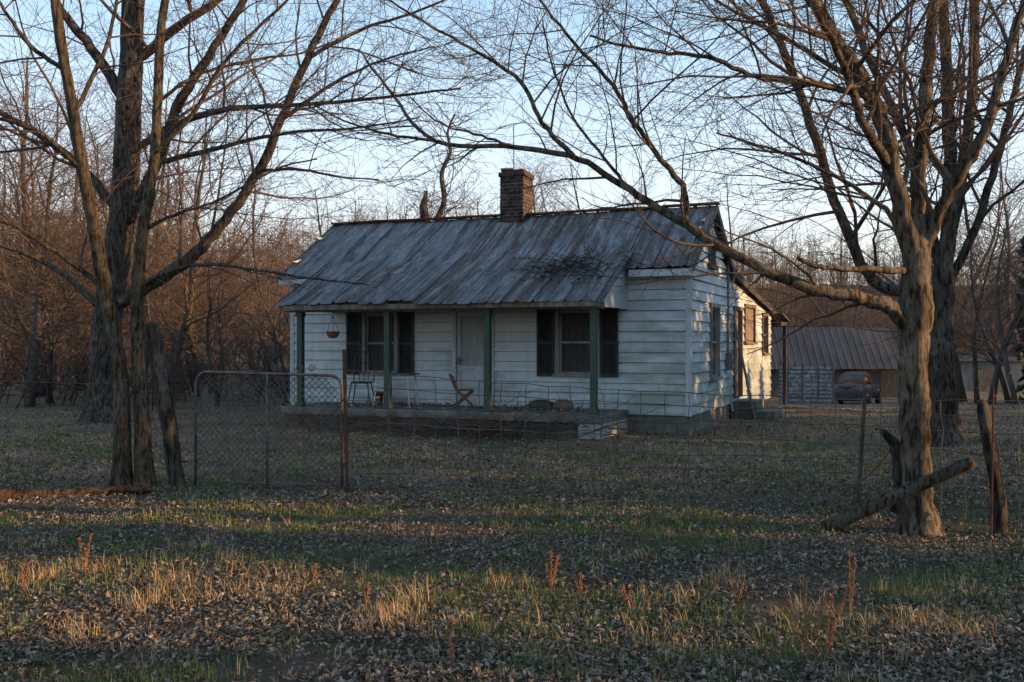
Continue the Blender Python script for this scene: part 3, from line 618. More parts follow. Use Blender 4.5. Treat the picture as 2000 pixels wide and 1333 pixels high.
fgtree(b,'massive old bare tree at left with broad limbs spreading toward the house',
 [[(206,832,20.8,.37),(204,720,20.8,.28),(212,600,20.8,.275),(234,450,20.6,.265),(250,250,20.4,.245),(258,100,20.3,.225),(266,-60,20.2,.2)]],
 [([(235,590,20.7),(300,552,20.5),(370,505,20.3),(440,430,20.1),(505,335,19.9),(548,235,19.7),(600,115,19.5),(640,30,19.4),(690,-50,19.2)],.15,.052,1.0,3.0),
  ([(252,430,20.5),(300,330,20.2),(345,210,19.9),(420,90,19.6),(500,-40,19.4)],.13,.065,1.0,3.0),
  ([(256,300,20.4),(330,250,20),(450,212,19.6),(600,205,19.2),(780,186,18.8),(900,172,18.6)],.085,.016,1.3,2.6),
  ([(245,575,20.6),(330,530,20),(410,516,19.2),(520,530,18.4),(620,545,17.8),(720,556,17.4)],.055,.012,.9,1.2),
  ([(238,420,20.6),(160,330,20.4),(70,260,20.2),(-50,190,20)],.11,.045,1.1,3),
  ([(255,220,20.4),(190,110,20.2),(120,20,20),(60,-60,19.9)],.12,.07,1.1,3),
  ([(262,120,20.3),(350,50,20),(440,-10,19.8),(500,-60,19.7)],.1,.06,1.1,3),
  ([(300,320,20.2),(420,290,19.8),(560,260,19.4),(700,250,19),(820,230,18.7)],.06,.012,1.3,2.2),
  ([(548,235,19.7),(640,170,19.6),(740,120,19.4),(850,90,19.2)],.05,.012,1.3,2.4),
  ([(600,115,19.5),(700,60,19.4),(820,20,19.2),(930,-30,19)],.045,.014,1.3,2.6),
  ([(500,335,19.9),(580,330,19.6),(660,345,19.3),(740,350,19)],.04,.01,1.2,1.7),
  ([(213,620,20.8),(130,540,20.6),(60,500,20.5),(-30,470,20.4)],.08,.025,1.2,2.4)],M['bark_big'],1.5,CFG4,twig=M['twig'])
def bgtree(H_,r,nl,spread,seed,gnarl=.06,lean=0):
    random.seed(seed)
    root=empty('bare_tree',(0,0,0)); T=[[],[],[],[]]
    n=13; pts=[Vector((0,0,-.1))]; d=Vector((lean,U(-.05,.05),1)).normalized()
    for i in range(n-1):
        d=(d+rv()*gnarl); d.z+=.1; d.normalize(); pts.append(pts[-1]+d*H_*.88/(n-1))
    rad=[r*(1-.84*i/(n-1)) for i in range(n)]; rad[0]*=1.25
    m=MB(); m.tube(pts,rad,8,True,.05,seed); m.build('trunk',M['trunk_far'],root,smooth=True)
    c=dict(seg=[.9,.55,.42,.35],jit=[.1,.2,.24,.26],up=[.05,.03,.02,.01],dens=[1,2.3,3.0,0],len=[(.3,.5),(.34,.65),(.34,.65),(0,0)],ang=(28,70),max=3,rmin=.0092,nodown=True)
    children(T,pts,rad,H_,0,c,.18,nl/H_,lambda t:spread*U(.55,1.15)*(1.25-.7*t))
    V,Q=tubes_arr(T[0]+T[1]+T[2]+T[3],3)
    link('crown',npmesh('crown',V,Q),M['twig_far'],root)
    return root
def dup(root):
    r=root.copy(); col.objects.link(r)
    for ch in root.children:
        c=ch.copy(); col.objects.link(c); c.parent=r
    return r
forms=[bgtree(11,.13,32,4.2,11,.19),bgtree(13,.17,36,4.8,12,.17),bgtree(9,.085,28,3.2,13,.24),bgtree(12,.105,30,3.6,14,.19),bgtree(8,.07,24,2.8,15,.26,.3),bgtree(14,.18,34,5.2,16,.18)]
used=set(); random.seed(21)
def place(fi,px,d,sc,label,group):
    root=forms[fi]
    if fi in used: root=dup(root)
    used.add(fi)
    x=(px-1000)/F*d; root.location=(x,d,g1(x,d)); root.rotation_euler=(U(-.06,.06),U(-.06,.06),U(0,6.28)); root.scale=(sc,sc,sc*U(.9,1.1)); tag(root,label,'tree',group)
LAB=['bare tree in the dense brown woods left of the house','bare leafless tree rising behind the roof of the house','bare tree in the background woods at the right behind the barn']
for k in range(46):
    px=-70+k*14.4+U(-25,25); far=max(0,min(1,(px-330)/200))
    place(random.choice([0,1,2,2,3,4,4,5]),px,U(25,54),U(.62,.98)*(1-.18*far),LAB[0],'trees of the left woods')
for k in range(30):
    d=U(38,60); px=620+k*28+U(-20,20)
    tp=330-60*math.exp(-((px-1080)/160)**2)+U(-30,80); fi=random.choice([0,1,2,3,5]); hh=[11,13,9,12,8,14][fi]
    place(fi,px,d,(EYE+(666-tp)/F*d)/hh,LAB[1],'trees behind the house')
for k in range(26):
    px=1450+k*23+U(-15,15); d=U(57,80) if px<1880 else U(30,60)
    tp=(475+U(-60,60)) if px<1860 else 260+U(-60,120); fi=random.choice([0,1,2,3]); hh=[11,13,9,12][fi]
    x_=(px-1000)/F*d
    place(fi,px,d,(EYE+(666-tp)/F*d-g1(x_,d))/hh,LAB[2],'trees of the right background')
random.seed(5); x,y=P(845,0,34).x,34
r_=empty('bare_tree',(x,y,0),0,'gnarled dark tree with a broken top and twisted limbs behind the roof','tree')
m=MB(); m.tube([(-.2,0,-.2),(-.1,0,2),(-.22,0,3.6),(-.3,0,4.6),(-.22,0,5.5),(-.3,0,6.2),(-.2,0,6.7)],[.3,.24,.2,.17,.17,.12,.04],10,True,.25,3); m.build('trunk',M['bark_big'],r_,smooth=True)
gp=[(-.15,0,3.3),(.15,0,4.6),(.12,0,5.6),(.38,.1,6.4),(.3,0,7.3),(.6,0,8.0),(.5,.1,8.7),(.75,0,9.3)]
m=MB(); pp,rr=catmull([Vector(q) for q in gp],[.13,.115,.1,.09,.075,.06,.045,.025],4); m.tube(pp,rr,8,True,.12,4); m.build('limb',M['bark_big'],r_,smooth=True)
T=[[],[],[],[]]; c=dict(seg=[.5,.4,.35,.3],jit=[.3,.35,.35,.3],up=[.04,.02,.02,0],dens=[2,2.6,3.2,0],len=[(.3,.5)]*4,ang=(35,85),max=3,rmin=.011)
children(T,pp,rr,7,0,c,.05,6,lambda t:U(.7,2.3))
children(T,[Vector((-.2,0,3.6)),Vector((-.3,0,5)),Vector((-.2,0,6.7))],[.1]*3,3,0,c,.05,16,lambda t:U(.5,1.6))
tubes_obj('crown',T[0]+T[1]+T[2]+T[3],3,M['twig'],r_)
def lines_obj(name,P0,P1,r0,r1,mat):
    m=len(P0); T=P1-P0; T/=np.linalg.norm(T,axis=1,keepdims=True)+1e-9
    ref=np.tile([[.31,.95,.05]],(m,1)); u=np.cross(T,ref); u/=np.linalg.norm(u,axis=1,keepdims=True)+1e-9; v=np.cross(T,u)
    an=np.arange(3)*2.094; rr=np.cos(an)[None,:,None]*u[:,None]+np.sin(an)[None,:,None]*v[:,None]
    V=np.stack([P0[:,None]+rr*np.reshape(r0,(-1,1,1)),P1[:,None]+rr*np.reshape(r1,(-1,1,1))],1).reshape(-1,3)
    i=np.arange(m)[:,None]*6; a=np.arange(3)[None]; b=(a+1)%3
    Q=np.stack([i+a,i+b,i+3+b,i+3+a],-1).reshape(-1,4)
    return link(name,npmesh(name,V,Q),mat)
def thicket(x,y,h,nb,spread,lean=.2):
    rs=np.random.RandomState(len(x)); n=len(x); z=G(x,y)
    A=[];B=[];r0=[];r1=[]
    ln=rs.normal(0,lean,(n,2))
    b=np.stack([x,y,z-.1],1); t=np.stack([x+ln[:,0]*h,y+ln[:,1]*h,z+h],1)
    A.append(b);B.append(t);r0.append(.009+h*.005);r1.append(np.full(n,.005))
    for k in range(nb):
        f=rs.uniform(.12,.95,(n,1)); p=b+(t-b)*f; a=rs.uniform(0,6.28,n); L=h*spread*rs.uniform(.4,1.2,n)*(1.15-.7*f[:,0])
        q=p+np.stack([np.cos(a)*L*.85,np.sin(a)*L*.85,L*rs.uniform(-.1,.85,n)],1)
        A.append(p);B.append(q);r0.append(np.full(n,.008)+h*.0012);r1.append(np.full(n,.004))
        for j in range(3):
            ff=rs.uniform(.2,.95,(n,1)); p2=p+(q-p)*ff; a=rs.uniform(0,6.28,n); L2=L*rs.uniform(.3,.65,n)
            q2=p2+np.stack([np.cos(a)*L2*.75,np.sin(a)*L2*.75,L2*rs.uniform(-.1,.9,n)],1)
            A.append(p2);B.append(q2);r0.append(np.full(n,.0055)+h*.0004);r1.append(np.full(n,.0035))
    return np.concatenate(A),np.concatenate(B),np.concatenate(r0),np.concatenate(r1)
rs=np.random.RandomState(3)
n=520; d=rs.uniform(24,52,n); px=rs.uniform(-120,590,n); x=(px-1000)/F*d; h=rs.uniform(.45,1,n)**1.6*4.0*(.45+.55*np.sin(x*.55+d*.3)**2)*np.where(px>400,.7,1)
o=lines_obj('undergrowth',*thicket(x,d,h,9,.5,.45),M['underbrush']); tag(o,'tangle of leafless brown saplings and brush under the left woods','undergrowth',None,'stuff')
n=320; d=rs.uniform(57,75,n); px=rs.uniform(1440,2060,n); x=(px-1000)/F*d; h=rs.uniform(1.2,3.8,n)
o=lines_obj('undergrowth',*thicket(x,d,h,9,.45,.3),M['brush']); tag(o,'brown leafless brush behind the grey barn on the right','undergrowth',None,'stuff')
n=2300; d=rs.uniform(66,150,n); px=rs.uniform(-250,2250,n); x=(px-1000)/F*d; h=rs.uniform(3.0,8.0,n)
A,B,r0,r1=thicket(x,d,h,12,.4,.12); 
o=lines_obj('far_woods',A,B,r0*1.3,r1*2.0,M['brush']); tag(o,'far hillside of bare woods glowing brown behind the house','woods',None,'stuff')
n=32000; yy=rs.uniform(-24,46,n); f=rs.uniform(0,1,n)  # leaf cards of an out-of-view hedge, added to block the low sun
Hy=7.9+.7*np.sin(yy*.9)+.5*np.sin(yy*2.3+1)
def dip(c0,c1,hh,e=.3): 
    global Hy
    w=sst(c0-e,c0+e,yy)*(1-sst(c1-e,c1+e,yy)); Hy=Hy*(1-w)+hh*w
dip(.9,2.3,1.0+5.5*np.sin(yy*6.5)**2,.15); dip(2.2,4.0,.6+3.6*np.clip(np.sin(yy*7.5),0,1)**3,.2); dip(5.2,6.9,1.4); dip(19.6,26.0,1.6+2.6*np.abs(np.sin(yy*1.7+.4))**4,.4)  # gaps cut so sun strips reach the grass, maple trunk and rear wall
hz=f*Hy; hx=24+rs.uniform(-1,1,n)
s=rs.uniform(.2,.45,n); a1=rs.normal(0,1,(n,3)); a1/=np.linalg.norm(a1,axis=1,keepdims=True); a2=np.cross(a1,rs.normal(0,1,(n,3))); a2/=np.linalg.norm(a2,axis=1,keepdims=True)
c=np.stack([hx,yy,hz+G(hx,yy)],1)
V=np.stack([c-a1*s[:,None],c+a2*s[:,None]*.5,c+a1*s[:,None],c-a2*s[:,None]*.5],1).reshape(-1,3); Q=np.arange(n*4).reshape(-1,4)
o=link('shade_hedge',npmesh('shade_hedge',V,Q,None,False),M['evergreen']); tag(o,'unseen evergreen hedge added beyond the right edge to shape the sun patches','hedge',None,'stuff')

# ---------------------------------------------------------------- ground litter
def scatter(n,y0,y1,seed,pw=1.0):
    rs=np.random.RandomState(seed); y=y0*(y1/y0)**(rs.uniform(0,1,n)**pw); x=rs.uniform(-1,1,n)*(.56*y+.6)
    hx=(x-HO.x)*ca+(y-HO.y)*sa; hy=-(x-HO.x)*sa+(y-HO.y)*ca
    ok=~((hx>-8.4)&(hx<.05)&(hy>0)&(hy<11))&~((hx>-7.45)&(hx<-1.05)&(hy>-1.65)&(hy<.1))
    return x[ok],y[ok],rs
def pnoise(x,y,s,ph): return (np.sin(x*s+ph+1.3*np.sin(y*s*.7+ph))+np.sin(y*s*1.3-ph+1.7*np.sin(x*s*.6)))*.5
def leaves(x,y,z,rs,sz):
    n=len(x)
    tm=np.array([[-1,0,0],[-.3,.42,.12],[.35,.36,.1],[1,0,.12],[.35,-.36,.1],[-.3,-.42,.12],[0,0,-.08]])
    s=rs.uniform(*sz,n); Vt=np.repeat(tm[None],n,0); Vt[:,:,1]*=rs.uniform(.6,1.4,(n,1)); Vt[:,:,2]*=rs.uniform(-2,4.5,(n,1)); Vt[:,:,2]+=rs.uniform(-.6,.8,(n,1))*Vt[:,:,0]**2; Vt[:,1:6,:2]*=rs.uniform(.75,1.25,(n,5,1))
    Vt=Vt*s[:,None,None]
    a=rs.uniform(0,6.28,n); tx=rs.normal(0,.4,n); ty=rs.normal(0,.4,n)
    y1_=Vt[:,:,1]*np.cos(tx)[:,None]-Vt[:,:,2]*np.sin(tx)[:,None]; z1_=Vt[:,:,1]*np.sin(tx)[:,None]+Vt[:,:,2]*np.cos(tx)[:,None]
    x2=Vt[:,:,0]*np.cos(ty)[:,None]+z1_*np.sin(ty)[:,None]; z2=-Vt[:,:,0]*np.sin(ty)[:,None]+z1_*np.cos(ty)[:,None]
    X_=x2*np.cos(a)[:,None]-y1_*np.sin(a)[:,None]+x[:,None]; Y_=x2*np.sin(a)[:,None]+y1_*np.cos(a)[:,None]+y[:,None]
    Z_=z2-z2.min(axis=1,keepdims=True)+(z+rs.uniform(0,.02,n))[:,None]
    V=np.stack([X_,Y_,Z_],-1).reshape(-1,3); i=np.arange(n)[:,None]*7
    tr=np.array([[0,6,1],[1,6,2],[2,6,3],[3,6,4],[4,6,5],[5,6,0]]); Tn=(i[:,:,None]+tr[None]).reshape(-1,3)
    return V,Tn
x,y,rs=scatter(105000,4.3,12,1); k=(pnoise(x,y,2.1,1)+pnoise(x,y,5,3)*.6+rs.normal(0,.45,len(x)))>-.48; x,y=x[k],y[k]
V1,T1=leaves(x,y,G(x,y),rs,(.007,.026))
x,y,rs=scatter(40000,10,25,2); k=(pnoise(x,y,.9,2)+pnoise(x,y,2.3,.3)*.6+rs.normal(0,.4,len(x)))>-.5; x,y=x[k],y[k]; V2,T2=leaves(x,y,G(x,y),rs,(.014,.035))
o=link('fallen_leaves',npmesh('fallen_leaves',np.concatenate([V1,V2]),None,np.concatenate([T1,T2+len(V1)]),False),M['leaf']); tag(o,'curled dead leaves littering the whole yard','leaves',None,'stuff')
rs=np.random.RandomState(8); n=1300; hx=rs.uniform(-7.3,-1.15,n); hy=-rs.uniform(.03,1.58,n); k=np.sin(hx*2.2+1)+np.sin(hy*4+hx)*.7+rs.normal(0,.6,n)>.0; hx,hy=hx[k],hy[k]
V3,T3=leaves(HO.x+hx*ca-hy*sa,HO.y+hx*sa+hy*ca,np.full(len(hx),FZ+.003),rs,(.02,.045))
o=link('porch_leaves',npmesh('porch_leaves',V3,None,T3,False),M['leaf']); tag(o,'brown dead leaves blown over the porch floor','leaves',None,'stuff')
def grass(name,x,y,rs,nb,h,spread,mat,label,wd=.004,bend=.6):
    n=len(x)*nb; x=np.repeat(x,nb)+rs.normal(0,spread,n); y=np.repeat(y,nb)+rs.normal(0,spread,n); hh=np.repeat(h,nb)*rs.uniform(.4,1.1,n)
    a=rs.uniform(0,6.28,n); b=rs.uniform(0,bend,n)*hh; w=wd*rs.uniform(.6,1.3,n)*np.clip(y/7,.8,2.2); z=G(x,y)-.01
    ct,st=np.cos(a),np.sin(a); wx,wy=-st*w,ct*w
    V=np.stack([np.stack([x-wx,y-wy,z],1),np.stack([x+wx,y+wy,z],1),np.stack([x+ct*b*.35+wx*.8,y+st*b*.35+wy*.8,z+hh*.6],1),np.stack([x+ct*b*.35-wx*.8,y+st*b*.35-wy*.8,z+hh*.6],1),np.stack([x+ct*b,y+st*b,z+hh*.95],1)],1).reshape(-1,3)
    i=np.arange(n)[:,None]*5; Q=i+np.array([[0,1,2,3]]); T_=i+np.array([[3,2,4]])
    o=link(name,npmesh(name,V,Q,T_,False),mat); return tag(o,label,'grass',None,'stuff')
x,y,rs=scatter(38000,4.3,17,11); k=pnoise(x,y,1.7,.4)+pnoise(x,y,4.1,2)*.6+rs.normal(0,.3,len(x))-.025*np.clip(y-9,0,9)>.1; x,y=x[k],y[k]
grass('green_grass',x,y,rs,7,.02+.035*rs.exponential(1,len(x)).clip(0,2.6),.03,M['green_grass'],'short green grass growing in patches through the dead leaves',.0028)
x,y,rs=scatter(17000,4.4,9.5,12); w=np.exp(-((y-6.3+.13*x)/.9)**2)*(1+.25*(x<-.5)); k=(pnoise(x,y,4.1,3.4)+pnoise(x,y,8,1)*.9+rs.normal(0,.3,len(x))+w*.62>1.3)|(rs.uniform(0,1,len(x))<.04); x,y,w=x[k],y[k],w[k]
xa,ya,rs2=scatter(12000,10.8,24,13); ka=pnoise(xa,ya,1.1,5)>-.3; xa,ya=xa[ka],ya[ka]
grass('dry_grass',np.concatenate([x,xa]),np.concatenate([y,ya]),rs,8,np.concatenate([(.02+.035*rs.exponential(1,len(x)).clip(0,2.8))*(1+.5*w),rs2.uniform(.02,.06,len(xa))]),.035,M['dry_grass'],'tufts of dry straw coloured grass in the yard',.0025,1.0)
wl=[(165,1130,.28),(1075,1150,.26),(1135,1160,.2),(1660,1215,.42),(1575,1285,.42),(1610,1290,.4),(715,1195,.2),(45,1160,.18),(610,1140,.16),(1440,1180,.16),(885,1300,.18),(1225,1180,.14)]
random.seed(9)
for px,py,h in wl:
    d=EYE*F/(py-666); x=(px-1000)/F*d; m=MB()
    for s_ in range(random.choice([2,3,4])):
        lx,ly=U(-.35,.35),U(-.2,.2); hh=h*U(.7,1.1); pts=[(lx*hh*t,ly*hh*t,hh*t) for t in (0,.35,.7,1)]
        m.tube(pts,[.0035,.003,.0025,.002],4)
        for q in range(30):
            t=U(.35,1); c=(lx*hh*t+U(-.01,.01),ly*hh*t+U(-.01,.01),hh*t+U(-.01,.01)); e=U(.003,.0065); m.ell(c,(e,e,e*1.2),5,4)
    o=m.build('dry_weed',M['weed'],None); o.location=(x,d,g1(x,d)); tag(o,'rust brown dried seed stalk standing in the foreground grass','weed','dried weeds in the foreground')

# ---------------------------------------------------------------- fence, gate, posts, logs
GL=Vector((-3.59,11.46,0)); GR=Vector((-1.87,11.1,0)); W=[Vector((-1.80,11.05,0)),Vector((3.52,10.2,0)),Vector((4.17,8.85,0)),Vector((6.8,8.3,0))]
fe=empty('wire_fence',W[0],0,'rusty woven wire fence stretching across the yard in front of the house','fence')
T=[]; random.seed(4); tops=[1.33,1.07,1.12,1.15]
hs=[.04,.16,.29,.43,.58,.75,.88,1.0]
stat=[]
for i in range(3):
    A_,B_=W[i],W[i+1]; L=(B_-A_).length; n=max(2,int(L/.235))
    for k in range(n+(i==2)):
        t=k/n; p=A_.lerp(B_,t); tp=tops[i]+(tops[i+1]-tops[i])*t-.05*math.sin(math.pi*t)*(i==0); p=p+Vector((U(-.012,.012),U(-.03,.03),0)); stat.append((p,tp))
for p,tp in stat:
    pts=[Vector((p.x+U(-.012,.012),p.y+U(-.012,.012),p.z+tp*h)) for h in hs]; T.append((pts,[.0042]*len(pts)))
for h in hs:
    T.append(([Vector((p.x,p.y,p.z+tp*h+U(-.012,.012))) for p,tp in stat],[.0045]*len(stat)))
tubes_obj('wire_mesh',T,4,M['wire'],fe,W[0])
m=MB(); m.beam((0,0,-.2),(-.04,0,1.56),.05,.016); m.beam((0,.012,-.2),(-.04,.012,1.56),.01,.04)
m.build('steel_post',M['rust'],fe,label='tall rusty red steel post beside the gate',bevel=.002)
o_=W[1]-W[0]
m=MB(); m.beam(o_+Vector((-.03,.03,-.2)),o_+Vector((.06,.03,1.16)),.038,.03); m.build('steel_post',M['darkwood'],fe,label='thin dark post left of the maple trunk')
o_=W[2]-W[0]
m=MB(); pp,rr=catmull([o_+Vector(q) for q in ((.08,-.08,-.2),(.055,-.08,.3),(-.02,-.08,.7),(-.085,-.08,1.06),(-.10,-.08,1.14))],[.062,.056,.053,.05,.024],5); m.tube(pp,rr,12,True,.17,5); m.build('wood_post',M['postwood'],fe,smooth=True)
m=MB(); m.tube([o_+Vector((-.05,-.17,-.1)),o_+Vector((-.03,-.17,1.24))],.01,6); m.build('steel_post',M['rust'],fe)
ga=GR-GL; gw=ga.length; gt=empty('metal_gate',GL,math.atan2(ga.y,ga.x),'rusty grey pipe yard gate with rounded corners, chain link mesh and scroll tops','gate')
m=MB(); rr=.14; hh=1.3
pth=[(0,0,.0),(0,0,hh-rr)]+[(rr-rr*math.cos(a),0,hh-rr+rr*math.sin(a)) for a in np.linspace(.2,1.57,7)]+[(gw-rr+rr*math.sin(a),0,hh-rr+rr*math.cos(a)-.03) for a in np.linspace(0,1.4,7)]+[(gw,0,hh-rr-.03),(gw,0,0.02)]
m.tube(pth,.0165,8); m.tube([(0,0,.06),(gw,0,.06)],.011,8); m.build('gate_frame',M['pipe'],gt,smooth=True)
m=MB(); m.tube([(gw*.5,-.012,.0),(gw*.5,-.012,hh-.01)],.013,8); m.build('centre_bar',M['pipe'],gt,smooth=True)
T=[]; st=.075
def clipseg(c,s):
    pts=[]
    for z in np.arange(.06,1.27,.03):
        x_=c+s*(z-.06)
        if .02<x_<gw-.02 and not (z>1.14 and (x_<.1 or x_>gw-.12)): pts.append(Vector((x_,U(-.003,.003),z)))
    return pts
for s_ in (-1,1):
    c=-1.4
    while c<gw+1.4:
        p=clipseg(c,s_)
        if len(p)>2: T.append((p,[.004]*len(p)))
        c+=st
tubes_obj('chain_link',T,4,M['wire'],gt)
m=MB()
def scroll(cx,cz,r,s):
    return [(cx+s*(r*(1-i/26))*math.cos(i*.42),0,cz+(r*(1-i/26))*math.sin(i*.42)) for i in range(22)]
for cx,s_ in ((gw*.45,-1),(gw*.55,1),(gw*.72,-1),(gw*.8,1)): m.tube(scroll(cx,hh+.045,.045,s_),.0055,6)
m.tube([(gw*.3,0,hh+.01),(gw*.45,0,hh+.02)],.006,5); m.build('scroll_ornament',M['pipe'],gt,smooth=True)
for z in (.3,1.0):
    m=MB(); m.tube([(gw+.0,0,z),(gw+.07,-.01,z)],.012,6); m.build('hinge',M['rust'],gt)
def pole(name,pts,rad,mat,label,cat,k=10,amp=.1,seed=1,taper=.45,wob=.15):
    b=Vector(pts[0]); m=MB(); 
    pp,rr=catmull([Vector(p) for p in pts],rad,5); rr[-1]*=taper; rng=random.Random(seed)
    pp=[p+Vector((rng.uniform(-1,1),rng.uniform(-1,1),rng.uniform(-1,1)))*r*wob for p,r in zip(pp,rr)]
    m.tube(pp,rr,k,True,amp,seed); o=m.build(name,mat,None,b,smooth=True); o.location=b; return tag(o,label,cat)
pole('leaning_post',[P(350,962,11.3),P(325,800,11.3),P(302,670,11.3),P(294,630,11.3)],[.085,.085,.075,.06],M['postwood'],'thick wooden fence post leaning left beside the closed gate','post',12,.12,3)
pole('fallen_log',[Vector((-6.0,10.2,.03)),Vector((-5.3,10.42,.05)),Vector((-4.7,10.52,.045)),Vector((-4.25,10.66,.07)),Vector((-3.82,10.75,.06))],[.035,.052,.046,.05,.028],M['redwood'],'reddish weathered log lying on the ground at the foot of the left tree','log',8,.34,6)
la,lb=Vector((2.70,8.72,.035)),Vector((3.76,8.22,.67))
pole('leaning_log',[la.lerp(lb,t) for t in (0,.33,.67,1)],[.062,.063,.06,.056],M['deadwood'],'straight grey weathered post leaning across the base of the right maple','log',9,.1,8,.8,.03)
pole('broken_stump',[P(1758,1000,8.95),P(1762,930,8.95),P(1752,880,8.93),P(1720,838,8.9)],[.09,.075,.06,.02],M['bark_big'],'dark jagged dead stub growing beside the right maple trunk','stump',9,.2,9)
pole('dead_branch',[P(1600,1003,9.6),P(1650,960,9.4),P(1700,925,9.2),P(1740,880,9.0)],[.008,.01,.01,.007],M['twig'],'thin bent dead branch between the thin dark post and the right maple','branch',6,.1,2)
T=[]
for z in (1.28,):
    T.append(([Vector((-8.5,12.6,z+.1)).lerp(Vector((-3.95,11.45,z-.12)),t)-Vector((0,0,.08*math.sin(math.pi*t))) for t in np.linspace(0,1,30)],[.0034]*30))
    for q in range(22):
        t=(q+.5)/22; p=Vector((-8.5,12.6,z+.1)).lerp(Vector((-3.95,11.45,z-.12)),t)-Vector((0,0,.08*math.sin(math.pi*t))); T.append(([p+Vector((-.01,0,-.022)),p,p+Vector((.01,0,.022))],[.003]*3))
o=tubes_obj('barbed_wire',T,4,M['wire']); tag(o,'sagging strand of barbed wire running off left of the leaning post','wire')

# ---------------------------------------------------------------- barn, car, rack, shed
d=50; x=(1640-1000)/F*d; z=g1(x,d); bn=empty('barn',(x,d,z),R(-6),'long low grey barn with a metal roof in the right background','barn')
M['barnwood']=mnoise('grey_barn_boards',[(.3,(.06,.056,.053)),(.7,(.17,.16,.15))],5,.85,.4,(3,3,.25))
m=MB(); m.box(-4.2,2.9,0,5,-.5,1.55)
xx=-4.2
while xx<2.9: m.box(xx+.01,min(xx+.2,2.9),-.02-U(0,.012),-.001,-.3,1.5); xx+=.21
m.add([(2.9,0,1.55),(2.9,5,1.55),(2.9,2.5,3.35)],[(0,1,2)]); m.build('wall',M['barnwood'],bn)
m=MB(); ribbed(m,-4.5,3.1,-.5,1.42,2.5,3.5,.7,4,.03,.05,5,.5); ribbed(m,-4.5,3.1,5.5,1.42,2.5,3.5,.7,4,.02,.03,6,.5); m.build('roof',M['barnroof'],bn)
for a_,b_x in ((.2,1.25),(-2.6,-1.6)):
    m=MB(); m.box(a_-.07,b_x+.07,-.06,-.034,.62,1.32); w_=m.build('window',M['rot'],bn); m=MB(); m.quad((a_,-.064,.69),(b_x,-.064,.69),(b_x,-.064,1.25),(a_,-.064,1.25)); m.build('pane',M['dark'],w_)
m=MB(); m.box(2.0,2.75,-.06,-.034,-.2,1.35); m.build('door',M['rot'],bn)
d=39; x=(1582-1000)/F*d; z=g1(x,d); rk=empty('stock_rack',(x,d,z),R(-5),'pale weathered slatted livestock rack standing by the rear of the house','rack')
m=MB()
for zz in np.arange(.15,1.6,.155):
    for yy in (0,1.5): m.box(-.9,.9,yy-.015,yy+.015,zz+U(-.02,.02),zz+.085)
    m.box(.885,.915,.02,1.48,zz,zz+.10); m.box(-.915,-.885,.02,1.48,zz,zz+.10)
m.build('slats',M['rackpaint'],rk)
for xx in (-.88,-.3,.3,.88):
    for yy in (-.04,1.54): m=MB(); m.box(xx-.035,xx+.035,yy-.02,yy+.02,-.1,1.75); m.build('upright',M['rot'],rk)
M['carpaint']=mnoise('faded_grey_car_paint',[(.3,(.05,.036,.03)),(.5,(.085,.07,.062)),(.75,(.13,.115,.105))],3,.85,.2)
M['carroof']=mnoise('rusty_red_car_roof',[(.3,(.08,.035,.025)),(.7,(.18,.075,.05))],4,.8,.2)
M['chrome']=mnoise('dull_chrome',[(.3,(.08,.08,.08)),(.7,(.17,.17,.17))],8,.6,.1,metal=.4)
M['rubber']=mnoise('tyre_rubber',[(.3,(.015,.015,.015)),(.7,(.04,.04,.04))],8,.9,.2)
d=42; x=(1692-1000)/F*d; cr=empty('old_car',(x,d+1.5,g1(x,d+1)),R(-28),'rusty old rounded sedan parked in front of the grey barn','car')
def loft(st,k=20,e=.55):
    m=MB();V=[]
    for y,hw,z0,z1 in st:
        for j in range(k):
            a=2*math.pi*j/k; c,s_=math.cos(a),math.sin(a)
            V.append((hw*math.copysign(abs(c)**e,c),y,(z0+z1)/2+(z1-z0)/2*math.copysign(abs(s_)**e,s_)))
    n=len(st); m.add(V,[(i*k+j,i*k+(j+1)%k,(i+1)*k+(j+1)%k,(i+1)*k+j) for i in range(n-1) for j in range(k)]+[tuple(range(k)),tuple(range((n-1)*k,n*k))]); return m
m=loft([(-2.2,.55,.4,.78),(-2.1,.68,.32,.86),(-1.6,.76,.28,.93),(-.8,.82,.26,.98),(.4,.84,.26,.98),(1.4,.8,.28,.94),(2.0,.7,.34,.84),(2.25,.5,.42,.7)])
m.ell((0,-1.45,.88),(.42,.75,.16),14,8)
m.build('body',M['carpaint'],cr,smooth=True)
m=loft([(-.75,.60,.9,1.0),(-.45,.60,.9,1.25),(-.15,.58,.9,1.42),(.5,.58,.9,1.47),(1.0,.56,.9,1.4),(1.5,.5,.88,1.12),(1.75,.42,.85,.95)]); cb=m.build('cabin',M['carroof'],cr,smooth=True)
m=MB(); m.quad((-.5,-.70,1.03),(.5,-.70,1.03),(.45,-.33,1.36),(-.45,-.33,1.36)); m.build('windshield',M['glass'],cb)
